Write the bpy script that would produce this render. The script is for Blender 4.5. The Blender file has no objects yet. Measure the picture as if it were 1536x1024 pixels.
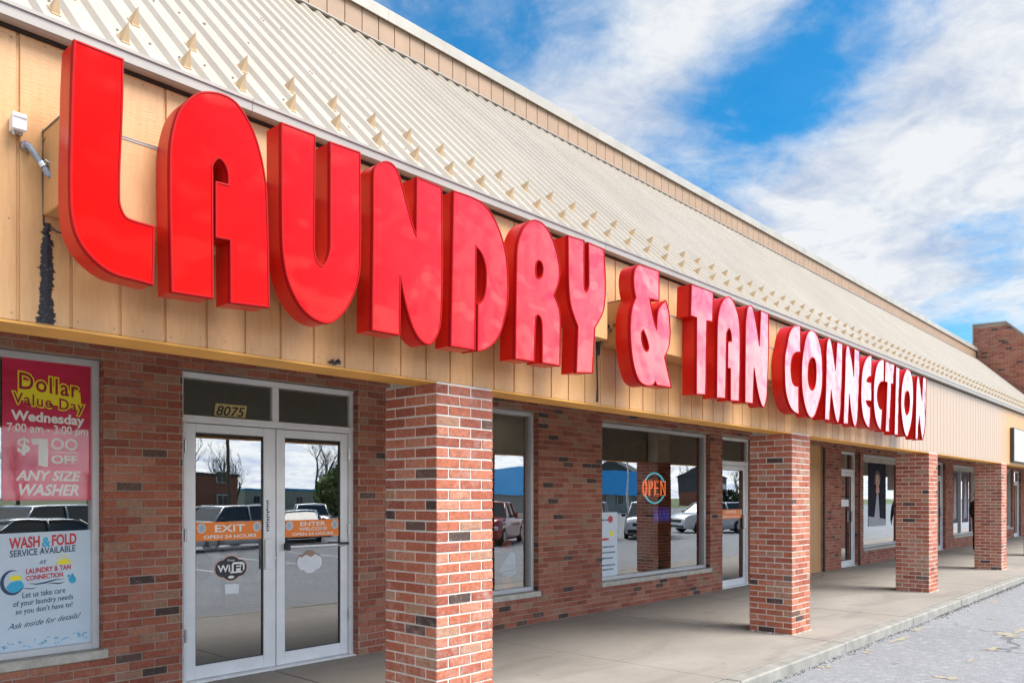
import bpy, math, random
from mathutils import Vector, Matrix
from mathutils.geometry import tessellate_polygon
sc = bpy.context.scene
COL = sc.collection
R = math.radians
PI = math.pi

# ------------------------------------------------------------------ helpers
class MB:
    """collects faces; build() links them as one mesh object"""
    def __init__(s): s.v=[]; s.f=[]; s.m=[]; s.r=[]; s.sm=[]
    def face(s, pts, m=0, r=0.0, smooth=False):
        n=len(s.v); s.v.extend([tuple(p) for p in pts]); s.f.append(list(range(n,n+len(pts)))); s.m.append(m); s.r.append(r); s.sm.append(smooth)
    def idx(s, verts, faces, m=0, r=0.0, smooth=False):
        n=len(s.v); s.v.extend([tuple(p) for p in verts])
        for f in faces: s.f.append([i+n for i in f]); s.m.append(m); s.r.append(r); s.sm.append(smooth)
    def box(s, x0,x1,y0,y1,z0,z1, m=0, r=0.0):
        V=[(x0,y0,z0),(x1,y0,z0),(x1,y1,z0),(x0,y1,z0),(x0,y0,z1),(x1,y0,z1),(x1,y1,z1),(x0,y1,z1)]
        s.idx(V,[(0,3,2,1),(4,5,6,7),(0,1,5,4),(1,2,6,5),(2,3,7,6),(3,0,4,7)],m,r)
    def bbox(s, x0,x1,y0,y1,z0,z1, b=0.004, m=0, r=0.0):
        """box with chamfered edges"""
        V=[];F=[]
        xs=(x0,x1);ys=(y0,y1);zs=(z0,z1)
        def vi(i,j,k,a): return ((i*2+j)*2+k)*3+a
        for i in (0,1):
            for j in (0,1):
                for k in (0,1):
                    x,y,z=xs[i],ys[j],zs[k]; sx,sy,sz=(1,-1)[i]*b,(1,-1)[j]*b,(1,-1)[k]*b
                    V+=[(x,y+sy,z+sz),(x+sx,y,z+sz),(x+sx,y+sy,z)]
        for i in (0,1): F.append([vi(i,0,0,0),vi(i,1,0,0),vi(i,1,1,0),vi(i,0,1,0)][::(1 if i else -1)])
        for j in (0,1): F.append([vi(0,j,0,1),vi(1,j,0,1),vi(1,j,1,1),vi(0,j,1,1)][::(-1 if j else 1)])
        for k in (0,1): F.append([vi(0,0,k,2),vi(1,0,k,2),vi(1,1,k,2),vi(0,1,k,2)][::(1 if k else -1)])
        for j in (0,1):
            for k in (0,1): F.append([vi(0,j,k,1),vi(1,j,k,1),vi(1,j,k,2),vi(0,j,k,2)])
        for i in (0,1):
            for k in (0,1): F.append([vi(i,0,k,0),vi(i,1,k,0),vi(i,1,k,2),vi(i,0,k,2)])
            for j in (0,1): F.append([vi(i,j,0,0),vi(i,j,1,0),vi(i,j,1,1),vi(i,j,0,1)])
        for i in (0,1):
            for j in (0,1):
                for k in (0,1): F.append([vi(i,j,k,0),vi(i,j,k,1),vi(i,j,k,2)])
        s.idx(V,F,m,r)
    def tube(s, pts, rad, n=8, m=0, cap=True, smooth=True, r=0.0):
        P=[Vector(p) for p in pts]
        if not isinstance(rad,(list,tuple)): rad=[rad]*len(P)
        rings=[]; up=None
        for i,p in enumerate(P):
            d=(P[min(i+1,len(P)-1)]-P[max(i-1,0)]).normalized()
            if up is None: up=Vector((0,0,1)) if abs(d.z)<.9 else Vector((1,0,0))
            a=d.cross(up); 
            if a.length<1e-5: a=d.cross(Vector((0,1,0)))
            a.normalize(); b=a.cross(d).normalized(); up=b
            rings.append([p+(a*math.cos(2*PI*k/n)+b*math.sin(2*PI*k/n))*rad[i] for k in range(n)])
        V=[q for g in rings for q in g]; F=[]
        for i in range(len(P)-1):
            for k in range(n):
                F.append((i*n+k,i*n+(k+1)%n,(i+1)*n+(k+1)%n,(i+1)*n+k))
        s.idx(V,F,m,r,smooth)
        if cap:
            s.face([V[k] for k in range(n)],m,r); s.face([V[(len(P)-1)*n+k] for k in reversed(range(n))],m,r)
    def loft(s, rings, m=0, caps=True, smooth=True, closed=True):
        n=len(rings[0]); V=[q for g in rings for q in g]; F=[]
        for i in range(len(rings)-1):
            for k in range(n if closed else n-1): F.append((i*n+k,i*n+(k+1)%n,(i+1)*n+(k+1)%n,(i+1)*n+k))
        s.idx(V,F,m,0,smooth)
        if caps: s.face(rings[0][::-1],m); s.face(rings[-1],m)
    def prism(s, poly, y0, y1, m=0, plane='xz'):
        """extruded outline (x,z) between y0 and y1"""
        n=len(poly)
        tr=tessellate_polygon([[Vector((p[0],p[1],0)) for p in poly]])
        V=[(p[0],y0,p[1]) for p in poly]+[(p[0],y1,p[1]) for p in poly]
        F=[t for t in tr]+[tuple(i+n for i in t) for t in tr]+[(i,(i+1)%n,(i+1)%n+n,i+n) for i in range(n)]
        s.idx(V,F,m)
    def build(s, name, mats, parent=None, off=None, recalc=False):
        if off is None: off=ROFF.get(parent.name if parent else None,(0,0,0))
        me=bpy.data.meshes.new(name)
        me.from_pydata([(a-off[0],b-off[1],c-off[2]) for a,b,c in s.v],[],s.f)
        if not isinstance(mats,(list,tuple)): mats=[mats]
        for mm in mats: me.materials.append(mm)
        me.polygons.foreach_set('material_index',s.m)
        me.polygons.foreach_set('use_smooth',s.sm)
        if any(s.r):
            at=me.attributes.new('rnd','FLOAT','FACE'); at.data.foreach_set('value',s.r)
        if recalc:
            import bmesh
            bm=bmesh.new(); bm.from_mesh(me); bmesh.ops.remove_doubles(bm,verts=bm.verts,dist=1e-5); bmesh.ops.recalc_face_normals(bm,faces=bm.faces); bm.to_mesh(me); bm.free()
        me.update()
        o=bpy.data.objects.new(name,me); COL.objects.link(o)
        if parent is not None:
            o.parent=parent; ROFF[o.name]=off
        return o
ROFF={}
def tag(o,label=None,cat=None,group=None,kind=None):
    if label: o['label']=label
    if cat: o['category']=cat
    if group: o['group']=group
    if kind: o['kind']=kind
    return o
def thing(name,loc,label,cat,group=None,world=True,rz=0):
    o=bpy.data.objects.new(name,None); COL.objects.link(o); o.location=loc; o.rotation_euler=(0,0,rz); o.empty_display_size=.1
    ROFF[o.name]=tuple(loc) if world else (0,0,0)
    return tag(o,label,cat,group)
def copy_tree(o,parent=None):
    c=o.copy(); COL.objects.link(c)
    if parent is not None: c.parent=parent
    for ch in list(o.children): copy_tree(ch,c)
    return c

# ------------------------------------------------------------------ node helpers
class NT:
    def __init__(s,tree): s.t=tree; s.t.nodes.clear()
    def n(s,typ,**kw):
        nd=s.t.nodes.new(typ)
        for k,v in kw.items():
            if k=='inp':
                for a,b in v.items():
                    if isinstance(b,bpy.types.NodeSocket): s.t.links.new(b,nd.inputs[a])
                    else: nd.inputs[a].default_value=b
            else: setattr(nd,k,v)
        return nd
    def math(s,op,a,b=None,c=None,clamp=False):
        nd=s.n('ShaderNodeMath',operation=op,use_clamp=clamp)
        for i,v in enumerate((a,b,c)):
            if v is None: continue
            if isinstance(v,bpy.types.NodeSocket): s.t.links.new(v,nd.inputs[i])
            else: nd.inputs[i].default_value=v
        return nd.outputs[0]
    def mix(s,fac,a,b,typ='MIX'):
        nd=s.n('ShaderNodeMix',data_type='RGBA',blend_type=typ,clamp_factor=True)
        for k,v in ((0,fac),(6,a),(7,b)):
            if isinstance(v,bpy.types.NodeSocket): s.t.links.new(v,nd.inputs[k])
            else: nd.inputs[k].default_value=(v if k==0 else (tuple(v)+(1,))[:4])
        return nd.outputs[2]
    def noise(s,vec,scale,detail=4,rough=.55,dist=0,dims='3D'):
        nd=s.n('ShaderNodeTexNoise',noise_dimensions=dims,inp={'Scale':scale,'Detail':detail,'Roughness':rough,'Distortion':dist})
        if vec is not None: s.t.links.new(vec,nd.inputs['Vector'])
        return nd.outputs['Fac']
    def scale(s,vec,v):
        nd=s.n('ShaderNodeVectorMath',operation='MULTIPLY'); s.t.links.new(vec,nd.inputs[0]); nd.inputs[1].default_value=v
        return nd.outputs[0]
    def ramp(s,fac,stops,interp='LINEAR'):
        nd=s.n('ShaderNodeValToRGB'); cr=nd.color_ramp; cr.interpolation=interp
        while len(cr.elements)<len(stops): cr.elements.new(.5)
        for e,(p,c) in zip(cr.elements,stops):
            e.position=p; e.color=(tuple(c)+(1,))[:4] if isinstance(c,(tuple,list)) else (c,c,c,1)
        s.t.links.new(fac,nd.inputs[0]); return nd.outputs[0]
    def link(s,a,b): s.t.links.new(a,b)
def newmat(name):
    m=bpy.data.materials.new(name); m.use_nodes=True; return m,NT(m.node_tree)
def principled(nt,base,rough=.6,metal=0,bump=None,bstr=.3,bdist=.01,ior=1.5,coat=0,emis=None,estr=0,spec=.5):
    p=nt.n('ShaderNodeBsdfPrincipled'); o=nt.n('ShaderNodeOutputMaterial')
    for k,v in (('Base Color',base),('Roughness',rough),('Metallic',metal),('IOR',ior),('Coat Weight',coat),('Specular IOR Level',spec)):
        if isinstance(v,bpy.types.NodeSocket): nt.link(v,p.inputs[k])
        elif k=='Base Color': p.inputs[k].default_value=(tuple(v)+(1,))[:4]
        else: p.inputs[k].default_value=v
    if emis: p.inputs['Emission Color'].default_value=(tuple(emis)+(1,))[:4]; p.inputs['Emission Strength'].default_value=estr
    if bump is not None:
        b=nt.n('ShaderNodeBump',inp={'Strength':bstr,'Distance':bdist,'Height':bump}); nt.link(b.outputs[0],p.inputs['Normal'])
    nt.link(p.outputs[0],o.inputs[0]); return p
def pos(nt): return nt.n('ShaderNodeNewGeometry').outputs['Position']
def objco(nt): return nt.n('ShaderNodeTexCoord').outputs['Object']
MAT={}
def simple(name,col,rough=.5,metal=0,var=.12,nscale=6,bstr=0.0,bscale=60,coat=0,emis=None,estr=0,spec=.5):
    if name in MAT: return MAT[name]
    m,nt=newmat(name); P=pos(nt)
    nz=nt.noise(P,nscale,5); c=nt.mix(nt.ramp(nz,[(.3,0.0),(.7,1.0)]),tuple(x*(1-var) for x in col),tuple(min(1,x*(1+var)) for x in col))
    bm=nt.noise(P,bscale,3) if bstr else None
    rr=nt.math('MULTIPLY_ADD',nt.noise(P,nscale*3,3),.2,rough-.1,clamp=True)
    principled(nt,c,rr,metal,bm,bstr,.004,coat=coat,emis=emis,estr=estr,spec=spec); MAT[name]=m; return m

EXPO=1.18
SUN_E=2.7
SKYS=.84   # clear-sky gain
CLS=4.15     # cloud radiance
SKYB=[(840,185,.09,.05),(1020,150,.05,.06),(1330,330,.12,.05),(1250,380,.22,.05),(1190, 165, 0.05, -0.186), (1075, 95, 0.04, -0.099), (1000, 280, 0.05, -0.124), (1490, 365, 0.05, -0.174), (1440, 505, 0.03, -0.136), (740, 35, 0.055, -0.136), (1310, 130, 0.045, -0.099), (1230, 45, 0.04, -0.062), (900, 20, 0.03, -0.062), (1120, 235, 0.04, -0.062), (985, 65, 0.045, 0.05), (1060, 10, 0.05, 0.074), (1440, 215, 0.1, 0.136), (1240, 310, 0.06, 0.124), (870, 190, 0.055, 0.043), (800, 120, 0.05, 0.031), (1500, 450, 0.05, 0.074), (1350, 400, 0.06, 0.074), (1480, 80, 0.05, 0.037), (1150, 10, 0.03, 0.062), (1270, 55, 0.012, 0.087)]
GX0=1.592; GT0=.20; GT1=.56
LOTG=2.9

LETTERS=[('L',[[(1.17,3.389,0),(1.357,3.388,0),(1.353,3.177,1),(1.343,2.921,1),(1.342,2.831,1),(1.345,2.783,1),(1.364,2.743,1),(1.391,2.732,1),(1.485,2.729,0),(1.48,2.48,0),(1.412,2.485,1),(1.331,2.491,1),(1.272,2.514,1),(1.215,2.561,1),(1.178,2.619,1),(1.161,2.687,1),(1.156,2.752,1),(1.155,2.864,1),(1.157,2.975,1),(1.163,3.241,1)]]),('A',[[(1.561,2.465,0),(1.555,2.768,1),(1.553,2.961,1),(1.555,3.077,1),(1.567,3.168,1),(1.593,3.256,1),(1.634,3.322,1),(1.68,3.369,1),(1.726,3.392,1),(1.79,3.406,1),(1.855,3.396,1),(1.905,3.352,1),(1.952,3.283,1),(1.986,3.192,1),(2.008,3.096,1),(2.017,3.013,1),(2.024,2.808,1),(2.03,2.48,0),(1.834,2.468,0),(1.832,2.753,0),(1.762,2.749,0),(1.762,3.0,0),(1.822,3.003,0),(1.821,3.057,1),(1.802,3.097,1),(1.774,3.109,1),(1.748,3.073,1),(1.746,3.035,0),(1.748,2.472,0)]]),('U',[[(2.097,3.383,0),(2.286,3.385,0),(2.282,2.944,1),(2.282,2.819,1),(2.295,2.763,1),(2.323,2.74,1),(2.355,2.772,1),(2.375,2.84,1),(2.377,2.968,1),(2.377,3.382,0),(2.562,3.388,0),(2.566,3.016,1),(2.564,2.893,1),(2.558,2.751,1),(2.52,2.63,1),(2.462,2.533,1),(2.38,2.463,1),(2.295,2.462,1),(2.218,2.503,1),(2.162,2.571,1),(2.125,2.653,1),(2.105,2.762,1),(2.099,2.897,1)]]),('N',[[(2.641,2.466,0),(2.65,3.037,1),(2.652,3.305,1),(2.672,3.351,1),(2.729,3.393,1),(2.786,3.391,1),(2.827,3.348,1),(2.875,3.224,1),(2.917,3.114,1),(2.95,3.046,0),(2.955,3.375,0),(3.144,3.371,0),(3.151,2.971,1),(3.148,2.786,1),(3.138,2.6,1),(3.116,2.52,1),(3.067,2.455,1),(3.016,2.448,1),(2.96,2.482,1),(2.911,2.554,1),(2.863,2.685,1),(2.837,2.799,0),(2.831,2.467,0)]]),('D',[[(3.24,3.378,0),(3.361,3.383,1),(3.475,3.374,1),(3.564,3.326,1),(3.639,3.236,1),(3.693,3.112,1),(3.713,2.948,1),(3.712,2.821,1),(3.685,2.711,1),(3.639,2.599,1),(3.579,2.528,1),(3.505,2.481,1),(3.439,2.462,0),(3.442,2.747,0),(3.483,2.779,1),(3.508,2.835,1),(3.516,2.939,1),(3.505,3.008,1),(3.473,3.063,1),(3.428,3.093,0),(3.418,2.465,0),(3.217,2.462,0)]]),('R',[[(3.782,2.459,0),(3.795,3.093,1),(3.808,3.202,1),(3.852,3.299,1),(3.909,3.362,1),(3.975,3.395,1),(4.061,3.389,1),(4.139,3.336,1),(4.201,3.238,1),(4.233,3.132,1),(4.228,3.052,1),(4.174,2.939,0),(4.228,2.859,1),(4.242,2.77,1),(4.237,2.468,0),(4.047,2.467,0),(4.047,2.705,1),(4.035,2.758,1),(4.006,2.776,1),(3.984,2.756,0),(3.967,2.463,0)],[(4.018,3.138,1),(4.047,3.122,1),(4.057,3.084,1),(4.045,3.042,1),(4.018,3.02,1),(3.991,3.031,1),(3.984,3.079,1),(3.992,3.119,1)]]),('Y',[[(4.325,3.378,0),(4.509,3.388,0),(4.509,3.108,1),(4.515,3.05,1),(4.538,3.033,1),(4.56,3.071,1),(4.564,3.143,1),(4.558,3.385,0),(4.749,3.381,0),(4.766,3.16,1),(4.76,3.012,1),(4.729,2.91,1),(4.637,2.792,0),(4.607,2.462,0),(4.418,2.444,0),(4.437,2.767,0),(4.394,2.83,1),(4.351,2.915,1),(4.332,3.049,1)]]),('&',[[(5.209,3.369,0),(5.497,3.38,0),(5.497,3.14,0),(5.363,3.133,0),(5.416,2.987,1),(5.46,2.912,0),(5.472,3.036,1),(5.509,3.096,1),(5.597,3.163,0),(5.648,3.066,1),(5.666,2.934,1),(5.669,2.907,1),(5.643,2.795,1),(5.58,2.705,0),(5.63,2.59,1),(5.687,2.467,0),(5.46,2.464,0),(5.44,2.491,0),(5.387,2.454,1),(5.291,2.447,1),(5.198,2.482,1),(5.129,2.596,1),(5.095,2.744,1),(5.088,2.895,1),(5.111,3.013,1),(5.163,3.101,0),(5.136,3.183,1),(5.133,3.259,1),(5.156,3.328,1)],[(5.268,2.874,0),(5.315,2.814,1),(5.343,2.753,1),(5.327,2.718,1),(5.286,2.725,1),(5.249,2.778,1),(5.244,2.842,1)]]),('T',[[(6.006,3.375,0),(6.39,3.38,0),(6.371,3.115,0),(6.269,3.107,0),(6.251,2.464,0),(6.089,2.453,0),(6.094,3.106,0),(5.992,3.106,0)]]),('A',[[(6.447,2.455,0),(6.457,3.004,1),(6.466,3.144,1),(6.495,3.242,1),(6.534,3.305,1),(6.603,3.369,1),(6.682,3.393,1),(6.763,3.37,1),(6.825,3.309,1),(6.877,3.212,1),(6.898,3.07,1),(6.894,2.829,1),(6.881,2.463,0),(6.707,2.455,0),(6.707,2.745,0),(6.652,2.741,0),(6.658,2.982,0),(6.727,2.997,0),(6.717,3.062,1),(6.682,3.104,1),(6.636,3.059,0),(6.613,2.465,0)]]),('N',[[(6.997,2.461,0),(7.008,3.184,1),(7.025,3.285,1),(7.051,3.358,1),(7.101,3.391,1),(7.156,3.381,1),(7.211,3.286,1),(7.267,3.145,1),(7.301,3.039,0),(7.331,3.382,0),(7.505,3.381,0),(7.51,3.058,1),(7.498,2.905,1),(7.474,2.595,1),(7.432,2.489,1),(7.393,2.45,1),(7.335,2.481,1),(7.256,2.614,1),(7.189,2.802,0),(7.162,2.466,0)]]),('C',[[(8.279,3.382,0),(8.279,3.104,0),(8.161,3.086,1),(8.087,3.04,1),(8.045,2.956,1),(8.045,2.853,1),(8.076,2.77,1),(8.14,2.738,1),(8.236,2.739,0),(8.236,2.449,0),(8.097,2.469,1),(7.993,2.529,1),(7.911,2.65,1),(7.885,2.818,1),(7.889,2.997,1),(7.932,3.113,1),(7.993,3.251,1),(8.076,3.332,1),(8.161,3.367,1)]]),('O',[[(8.58,3.382,1),(8.467,3.331,1),(8.389,3.212,1),(8.327,3.027,1),(8.312,2.875,1),(8.323,2.725,1),(8.378,2.58,1),(8.467,2.471,1),(8.569,2.434,1),(8.672,2.474,1),(8.79,2.625,1),(8.861,2.761,1),(8.885,2.903,1),(8.873,3.124,1),(8.814,3.273,1),(8.719,3.365,1)],[(8.603,3.089,1),(8.519,3.033,1),(8.485,2.894,1),(8.512,2.78,1),(8.592,2.734,1),(8.672,2.788,1),(8.707,2.92,1),(8.684,3.054,1)]]),('N',[[(8.953,2.444,0),(8.995,2.999,1),(8.995,3.186,1),(9.019,3.311,1),(9.074,3.371,1),(9.131,3.356,1),(9.207,3.215,1),(9.271,3.033,0),(9.322,3.364,0),(9.493,3.365,0),(9.48,3.056,1),(9.453,2.703,1),(9.401,2.505,1),(9.348,2.434,1),(9.271,2.486,1),(9.194,2.642,1),(9.139,2.789,0),(9.094,2.444,0)]]),('N',[[(9.52,2.436,0),(9.579,3.048,1),(9.587,3.216,1),(9.614,3.328,1),(9.66,3.369,1),(9.723,3.353,1),(9.806,3.194,1),(9.863,3.031,0),(9.882,3.365,0),(10.054,3.358,0),(10.063,3.125,1),(10.019,2.703,1),(9.976,2.497,1),(9.905,2.422,1),(9.82,2.496,1),(9.751,2.65,1),(9.715,2.791,0),(9.668,2.441,0)]]),('E',[[(10.498,3.356,0),(10.498,3.103,0),(10.371,3.07,1),(10.31,3.012,0),(10.498,3.017,0),(10.487,2.787,0),(10.292,2.773,0),(10.349,2.724,1),(10.463,2.702,0),(10.429,2.44,0),(10.315,2.464,1),(10.202,2.549,1),(10.136,2.675,1),(10.114,2.811,1),(10.118,2.919,1),(10.147,3.099,1),(10.225,3.231,1),(10.315,3.305,1),(10.406,3.344,1)]]),('C',[[(10.98,3.37,0),(10.967,3.083,0),(10.832,3.056,1),(10.747,2.983,1),(10.711,2.875,1),(10.735,2.781,1),(10.807,2.722,1),(10.905,2.714,0),(10.851,2.438,0),(10.735,2.483,1),(10.639,2.581,1),(10.58,2.735,1),(10.573,2.894,1),(10.58,3.005,1),(10.627,3.146,1),(10.711,3.276,1),(10.832,3.343,1)]]),('T',[[(11.025,3.359,0),(11.403,3.352,0),(11.351,3.09,0),(11.265,3.085,0),(11.195,2.439,0),(11.03,2.437,0),(11.106,3.085,0),(11.005,3.087,0)]]),('I',[[(11.47,3.344,0),(11.632,3.333,0),(11.55,2.418,0),(11.403,2.418,0)]]),('O',[[(11.938,3.357,1),(11.825,3.265,1),(11.728,3.108,1),(11.687,2.906,1),(11.687,2.786,1),(11.756,2.594,1),(11.854,2.461,1),(11.953,2.419,1),(12.053,2.491,1),(12.169,2.675,1),(12.228,2.875,1),(12.252,3.002,1),(12.228,3.178,1),(12.155,3.312,1),(12.053,3.362,1)],[(11.967,3.058,1),(11.868,2.983,1),(11.839,2.859,1),(11.882,2.759,1),(11.953,2.721,1),(12.039,2.78,1),(12.082,2.907,1),(12.053,3.027,1)]]),('N',[[(12.347,2.41,0),(12.383,3.014,1),(12.402,3.196,1),(12.438,3.299,1),(12.493,3.332,1),(12.545,3.301,1),(12.622,3.146,1),(12.669,2.995,0),(12.722,3.339,0),(12.891,3.335,0),(12.875,2.967,1),(12.859,2.789,1),(12.811,2.555,1),(12.7,2.411,1),(12.638,2.489,1),(12.576,2.631,1),(12.53,2.746,0),(12.453,2.407,0)]])]

# ------------------------------------------------------------------ camera (28 mm equivalent, level, rising front)
EYE=1.576
cam=bpy.data.cameras.new('camera'); camo=bpy.data.objects.new('camera',cam); COL.objects.link(camo); sc.camera=camo
cam.sensor_width=36; cam.lens=36*1195/1536; cam.shift_y=(745-512)/1536.0; cam.clip_start=.05; cam.clip_end=3000
camo.location=(0,0,EYE); camo.rotation_euler=(R(90),0,R(42.317)-PI/2)
sc.view_settings.view_transform='Standard'; sc.view_settings.look='None'; sc.view_settings.exposure=EXPO; sc.view_settings.gamma=1
sc.render.engine='CYCLES'
try: sc.cycles.use_denoising=True; sc.cycles.denoiser='OPENIMAGEDENOISE'
except Exception: pass
sc.cycles.max_bounces=8; sc.cycles.glossy_bounces=5; sc.cycles.transparent_max_bounces=12; sc.cycles.caustics_reflective=False; sc.cycles.caustics_refractive=False

# ------------------------------------------------------------------ sun and sky with clouds
SUN_EL,SUN_AZ=R(52),R(-62)     # azimuth measured from +x (street runs along +x, lot towards -y)
sd=Vector((math.cos(SUN_EL)*math.cos(SUN_AZ),math.cos(SUN_EL)*math.sin(SUN_AZ),math.sin(SUN_EL)))
sl=bpy.data.lights.new('sun','SUN'); sl.energy=SUN_E; sl.angle=R(36); sl.color=(1,.94,.86)
so=bpy.data.objects.new('sun',sl); COL.objects.link(so); so.rotation_euler=sd.to_track_quat('Z','Y').to_euler(); so.location=(0,-20,40)
w=bpy.data.worlds.new('World'); sc.world=w; w.use_nodes=True; nt=NT(w.node_tree)
sky=nt.n('ShaderNodeTexSky'); sky.sky_type='NISHITA'; sky.sun_disc=False; sky.sun_elevation=SUN_EL; sky.sun_rotation=PI/2-SUN_AZ
sky.ozone_density=3.0; sky.air_density=1.0; sky.dust_density=.3
tc=nt.n('ShaderNodeTexCoord'); D=nt.n('ShaderNodeVectorMath',operation='NORMALIZE'); nt.link(tc.outputs['Generated'],D.inputs[0]); D=D.outputs[0]
sp=nt.n('ShaderNodeSeparateXYZ'); nt.link(D,sp.inputs[0])
zz=nt.math('ADD',nt.math('MAXIMUM',sp.outputs[2],0.0),.16)
pl=nt.n('ShaderNodeCombineXYZ'); nt.link(nt.math('DIVIDE',sp.outputs[0],zz),pl.inputs[0]); nt.link(nt.math('DIVIDE',sp.outputs[1],zz),pl.inputs[1])
P=pl.outputs[0]
big=nt.noise(P,.85,3,.5,.3); mid=nt.noise(P,2.3,9,.6,.6); fine=nt.noise(P,6.5,8,.62,1.2)
wis=nt.noise(nt.scale(P,(1.3,1.0,1)),4.2,9,.62,.9)
cov=nt.math('ADD',nt.math('MULTIPLY',big,.30),nt.math('ADD',nt.math('MULTIPLY',mid,.40),nt.math('ADD',nt.math('MULTIPLY',fine,.17),nt.math('MULTIPLY',wis,.21))))
# where the day's larger cloud banks and clear gaps lie in the sky dome (directions)
def sdir(u,v):
    S=math.sin(R(42.317)); C=math.cos(R(42.317)); a=(u-768)/1195.0; b=(745-v)/1195.0
    return Vector((a*S+C,-a*C+S,b)).normalized()
for (u,v,sig,wt) in SKYB:
    d=sdir(u,v)
    dt=nt.n('ShaderNodeVectorMath',operation='DOT_PRODUCT'); nt.link(D,dt.inputs[0]); dt.inputs[1].default_value=d
    g=nt.math('POWER',math.e,nt.math('MULTIPLY',nt.math('SUBTRACT',dt.outputs['Value'],1.0),1.0/(sig*sig)))
    cov=nt.math('ADD',cov,nt.math('MULTIPLY',g,wt))
# cloud added on the unseen lot side for fill and letter reflections (towards -y)
side=nt.math('MAXIMUM',nt.math('MULTIPLY',sp.outputs[1],-1.0),0.0)
bank=nt.n('ShaderNodeMapRange',interpolation_type='SMOOTHSTEP',inp={'Value':sp.outputs[2],'From Min':.24,'From Max':.11,'To Min':-.04,'To Max':.50}).outputs[0]
high=nt.n('ShaderNodeMapRange',interpolation_type='SMOOTHSTEP',inp={'Value':sp.outputs[2],'From Min':.42,'From Max':.60,'To Min':0.0,'To Max':.35}).outputs[0]
cov=nt.math('ADD',cov,nt.math('MULTIPLY',side,nt.math('ADD',bank,high)))
mask=nt.n('ShaderNodeMapRange',interpolation_type='SMOOTHSTEP',inp={'Value':cov,'From Min':.445,'From Max':.70}).outputs[0]
mask=nt.math('MULTIPLY_ADD',mask,.92,.05)
shade=nt.ramp(nt.math('ADD',nt.math('MULTIPLY',nt.noise(P,3.1,6,.6,.5),.65),nt.math('MULTIPLY',nt.noise(P,9.0,7,.65,.6),.35)),[(.38,(.56,.65,.82)),(.56,(.97,.985,1.0))])
hs=nt.n('ShaderNodeHueSaturation',inp={'Hue':.49,'Saturation':1.5,'Value':1.0,'Color':sky.outputs[0]})
skc=nt.mix(1.0,hs.outputs[0],(SKYS,)*3,'MULTIPLY')
clc=nt.mix(1.0,shade,(CLS,)*3,'MULTIPLY')
lit=nt.math('MULTIPLY_ADD',nt.math('SMOOTH_MIN',side,.75,.2),LOTG,1.0)   # lot-side clouds, out of view, boosted to add fill under the canopy
gv=nt.n('ShaderNodeVectorMath',operation='SCALE'); nt.link(clc,gv.inputs[0]); nt.link(lit,gv.inputs['Scale'])
fin=nt.mix(mask,skc,gv.outputs[0])
bg=nt.n('ShaderNodeBackground',inp={'Strength':.1}); nt.link(fin,bg.inputs[0])
wo=nt.n('ShaderNodeOutputWorld'); nt.link(bg.outputs[0],wo.inputs[0])

# ------------------------------------------------------------------ materials
def brick_mat(name,mortar,wash=.25,dirty=.5,gain=1.0):
    """per-brick colour from the face attribute, weathering by noise; slot 1 = mortar"""
    m,nt=newmat(name); P=pos(nt)
    at=nt.n('ShaderNodeAttribute',attribute_name='rnd').outputs['Fac']
    c=nt.ramp(at,[(0,(.50,.150,.085)),(.16,(.43,.115,.07)),(.34,(.56,.19,.12)),(.52,(.48,.155,.10)),(.66,(.58,.235,.155)),(.78,(.36,.095,.06)),(.87,(.47,.25,.17)),(.955,(.075,.052,.05)),(.985,(.15,.085,.07))],'CONSTANT')
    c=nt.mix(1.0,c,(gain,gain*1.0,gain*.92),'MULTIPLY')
    v=nt.noise(nt.scale(P,(1,1,1.6)),34,6,.7)
    c=nt.mix(nt.ramp(v,[(.3,.6),(.58,0.0)]),c,(.10,.045,.035))
    s=nt.noise(nt.scale(P,(.35,.35,1)),90,3,.6)
    c=nt.mix(nt.math('MULTIPLY',nt.ramp(s,[(.55,0.0),(.75,1.0)]),.35),c,(.55,.38,.30))
    e=nt.noise(nt.scale(P,(1,1,.7)),1.7,5,.6,.4); e2=nt.noise(P,16,5,.7)
    ef=nt.math('MULTIPLY',nt.ramp(nt.math('MULTIPLY',e,e2),[(.27,0.0),(.42,1.0)]),wash)
    c=nt.mix(ef,c,(.60,.47,.42))
    bm=nt.math('ADD',nt.noise(P,120,4,.7),nt.math('MULTIPLY',nt.noise(nt.scale(P,(1,1,3)),30,3),.8))
    principled(nt,c,.82,0,bm,.55,.003,spec=.35)
    m2,n2=newmat(name+'_mortar'); P2=pos(n2)
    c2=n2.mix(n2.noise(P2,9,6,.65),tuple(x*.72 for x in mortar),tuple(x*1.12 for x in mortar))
    c2=n2.mix(n2.ramp(n2.noise(P2,2.1,4),[(.5,0.0),(.7,dirty)]),c2,(.16,.10,.08))
    principled(n2,c2,.95,0,n2.noise(P2,160,3,.7),.6,.002,spec=.2)
    return [m,m2]
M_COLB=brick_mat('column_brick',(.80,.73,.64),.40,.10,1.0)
M_WALLB=brick_mat('wall_brick',(.44,.34,.27),.12,.55,.76)

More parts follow.
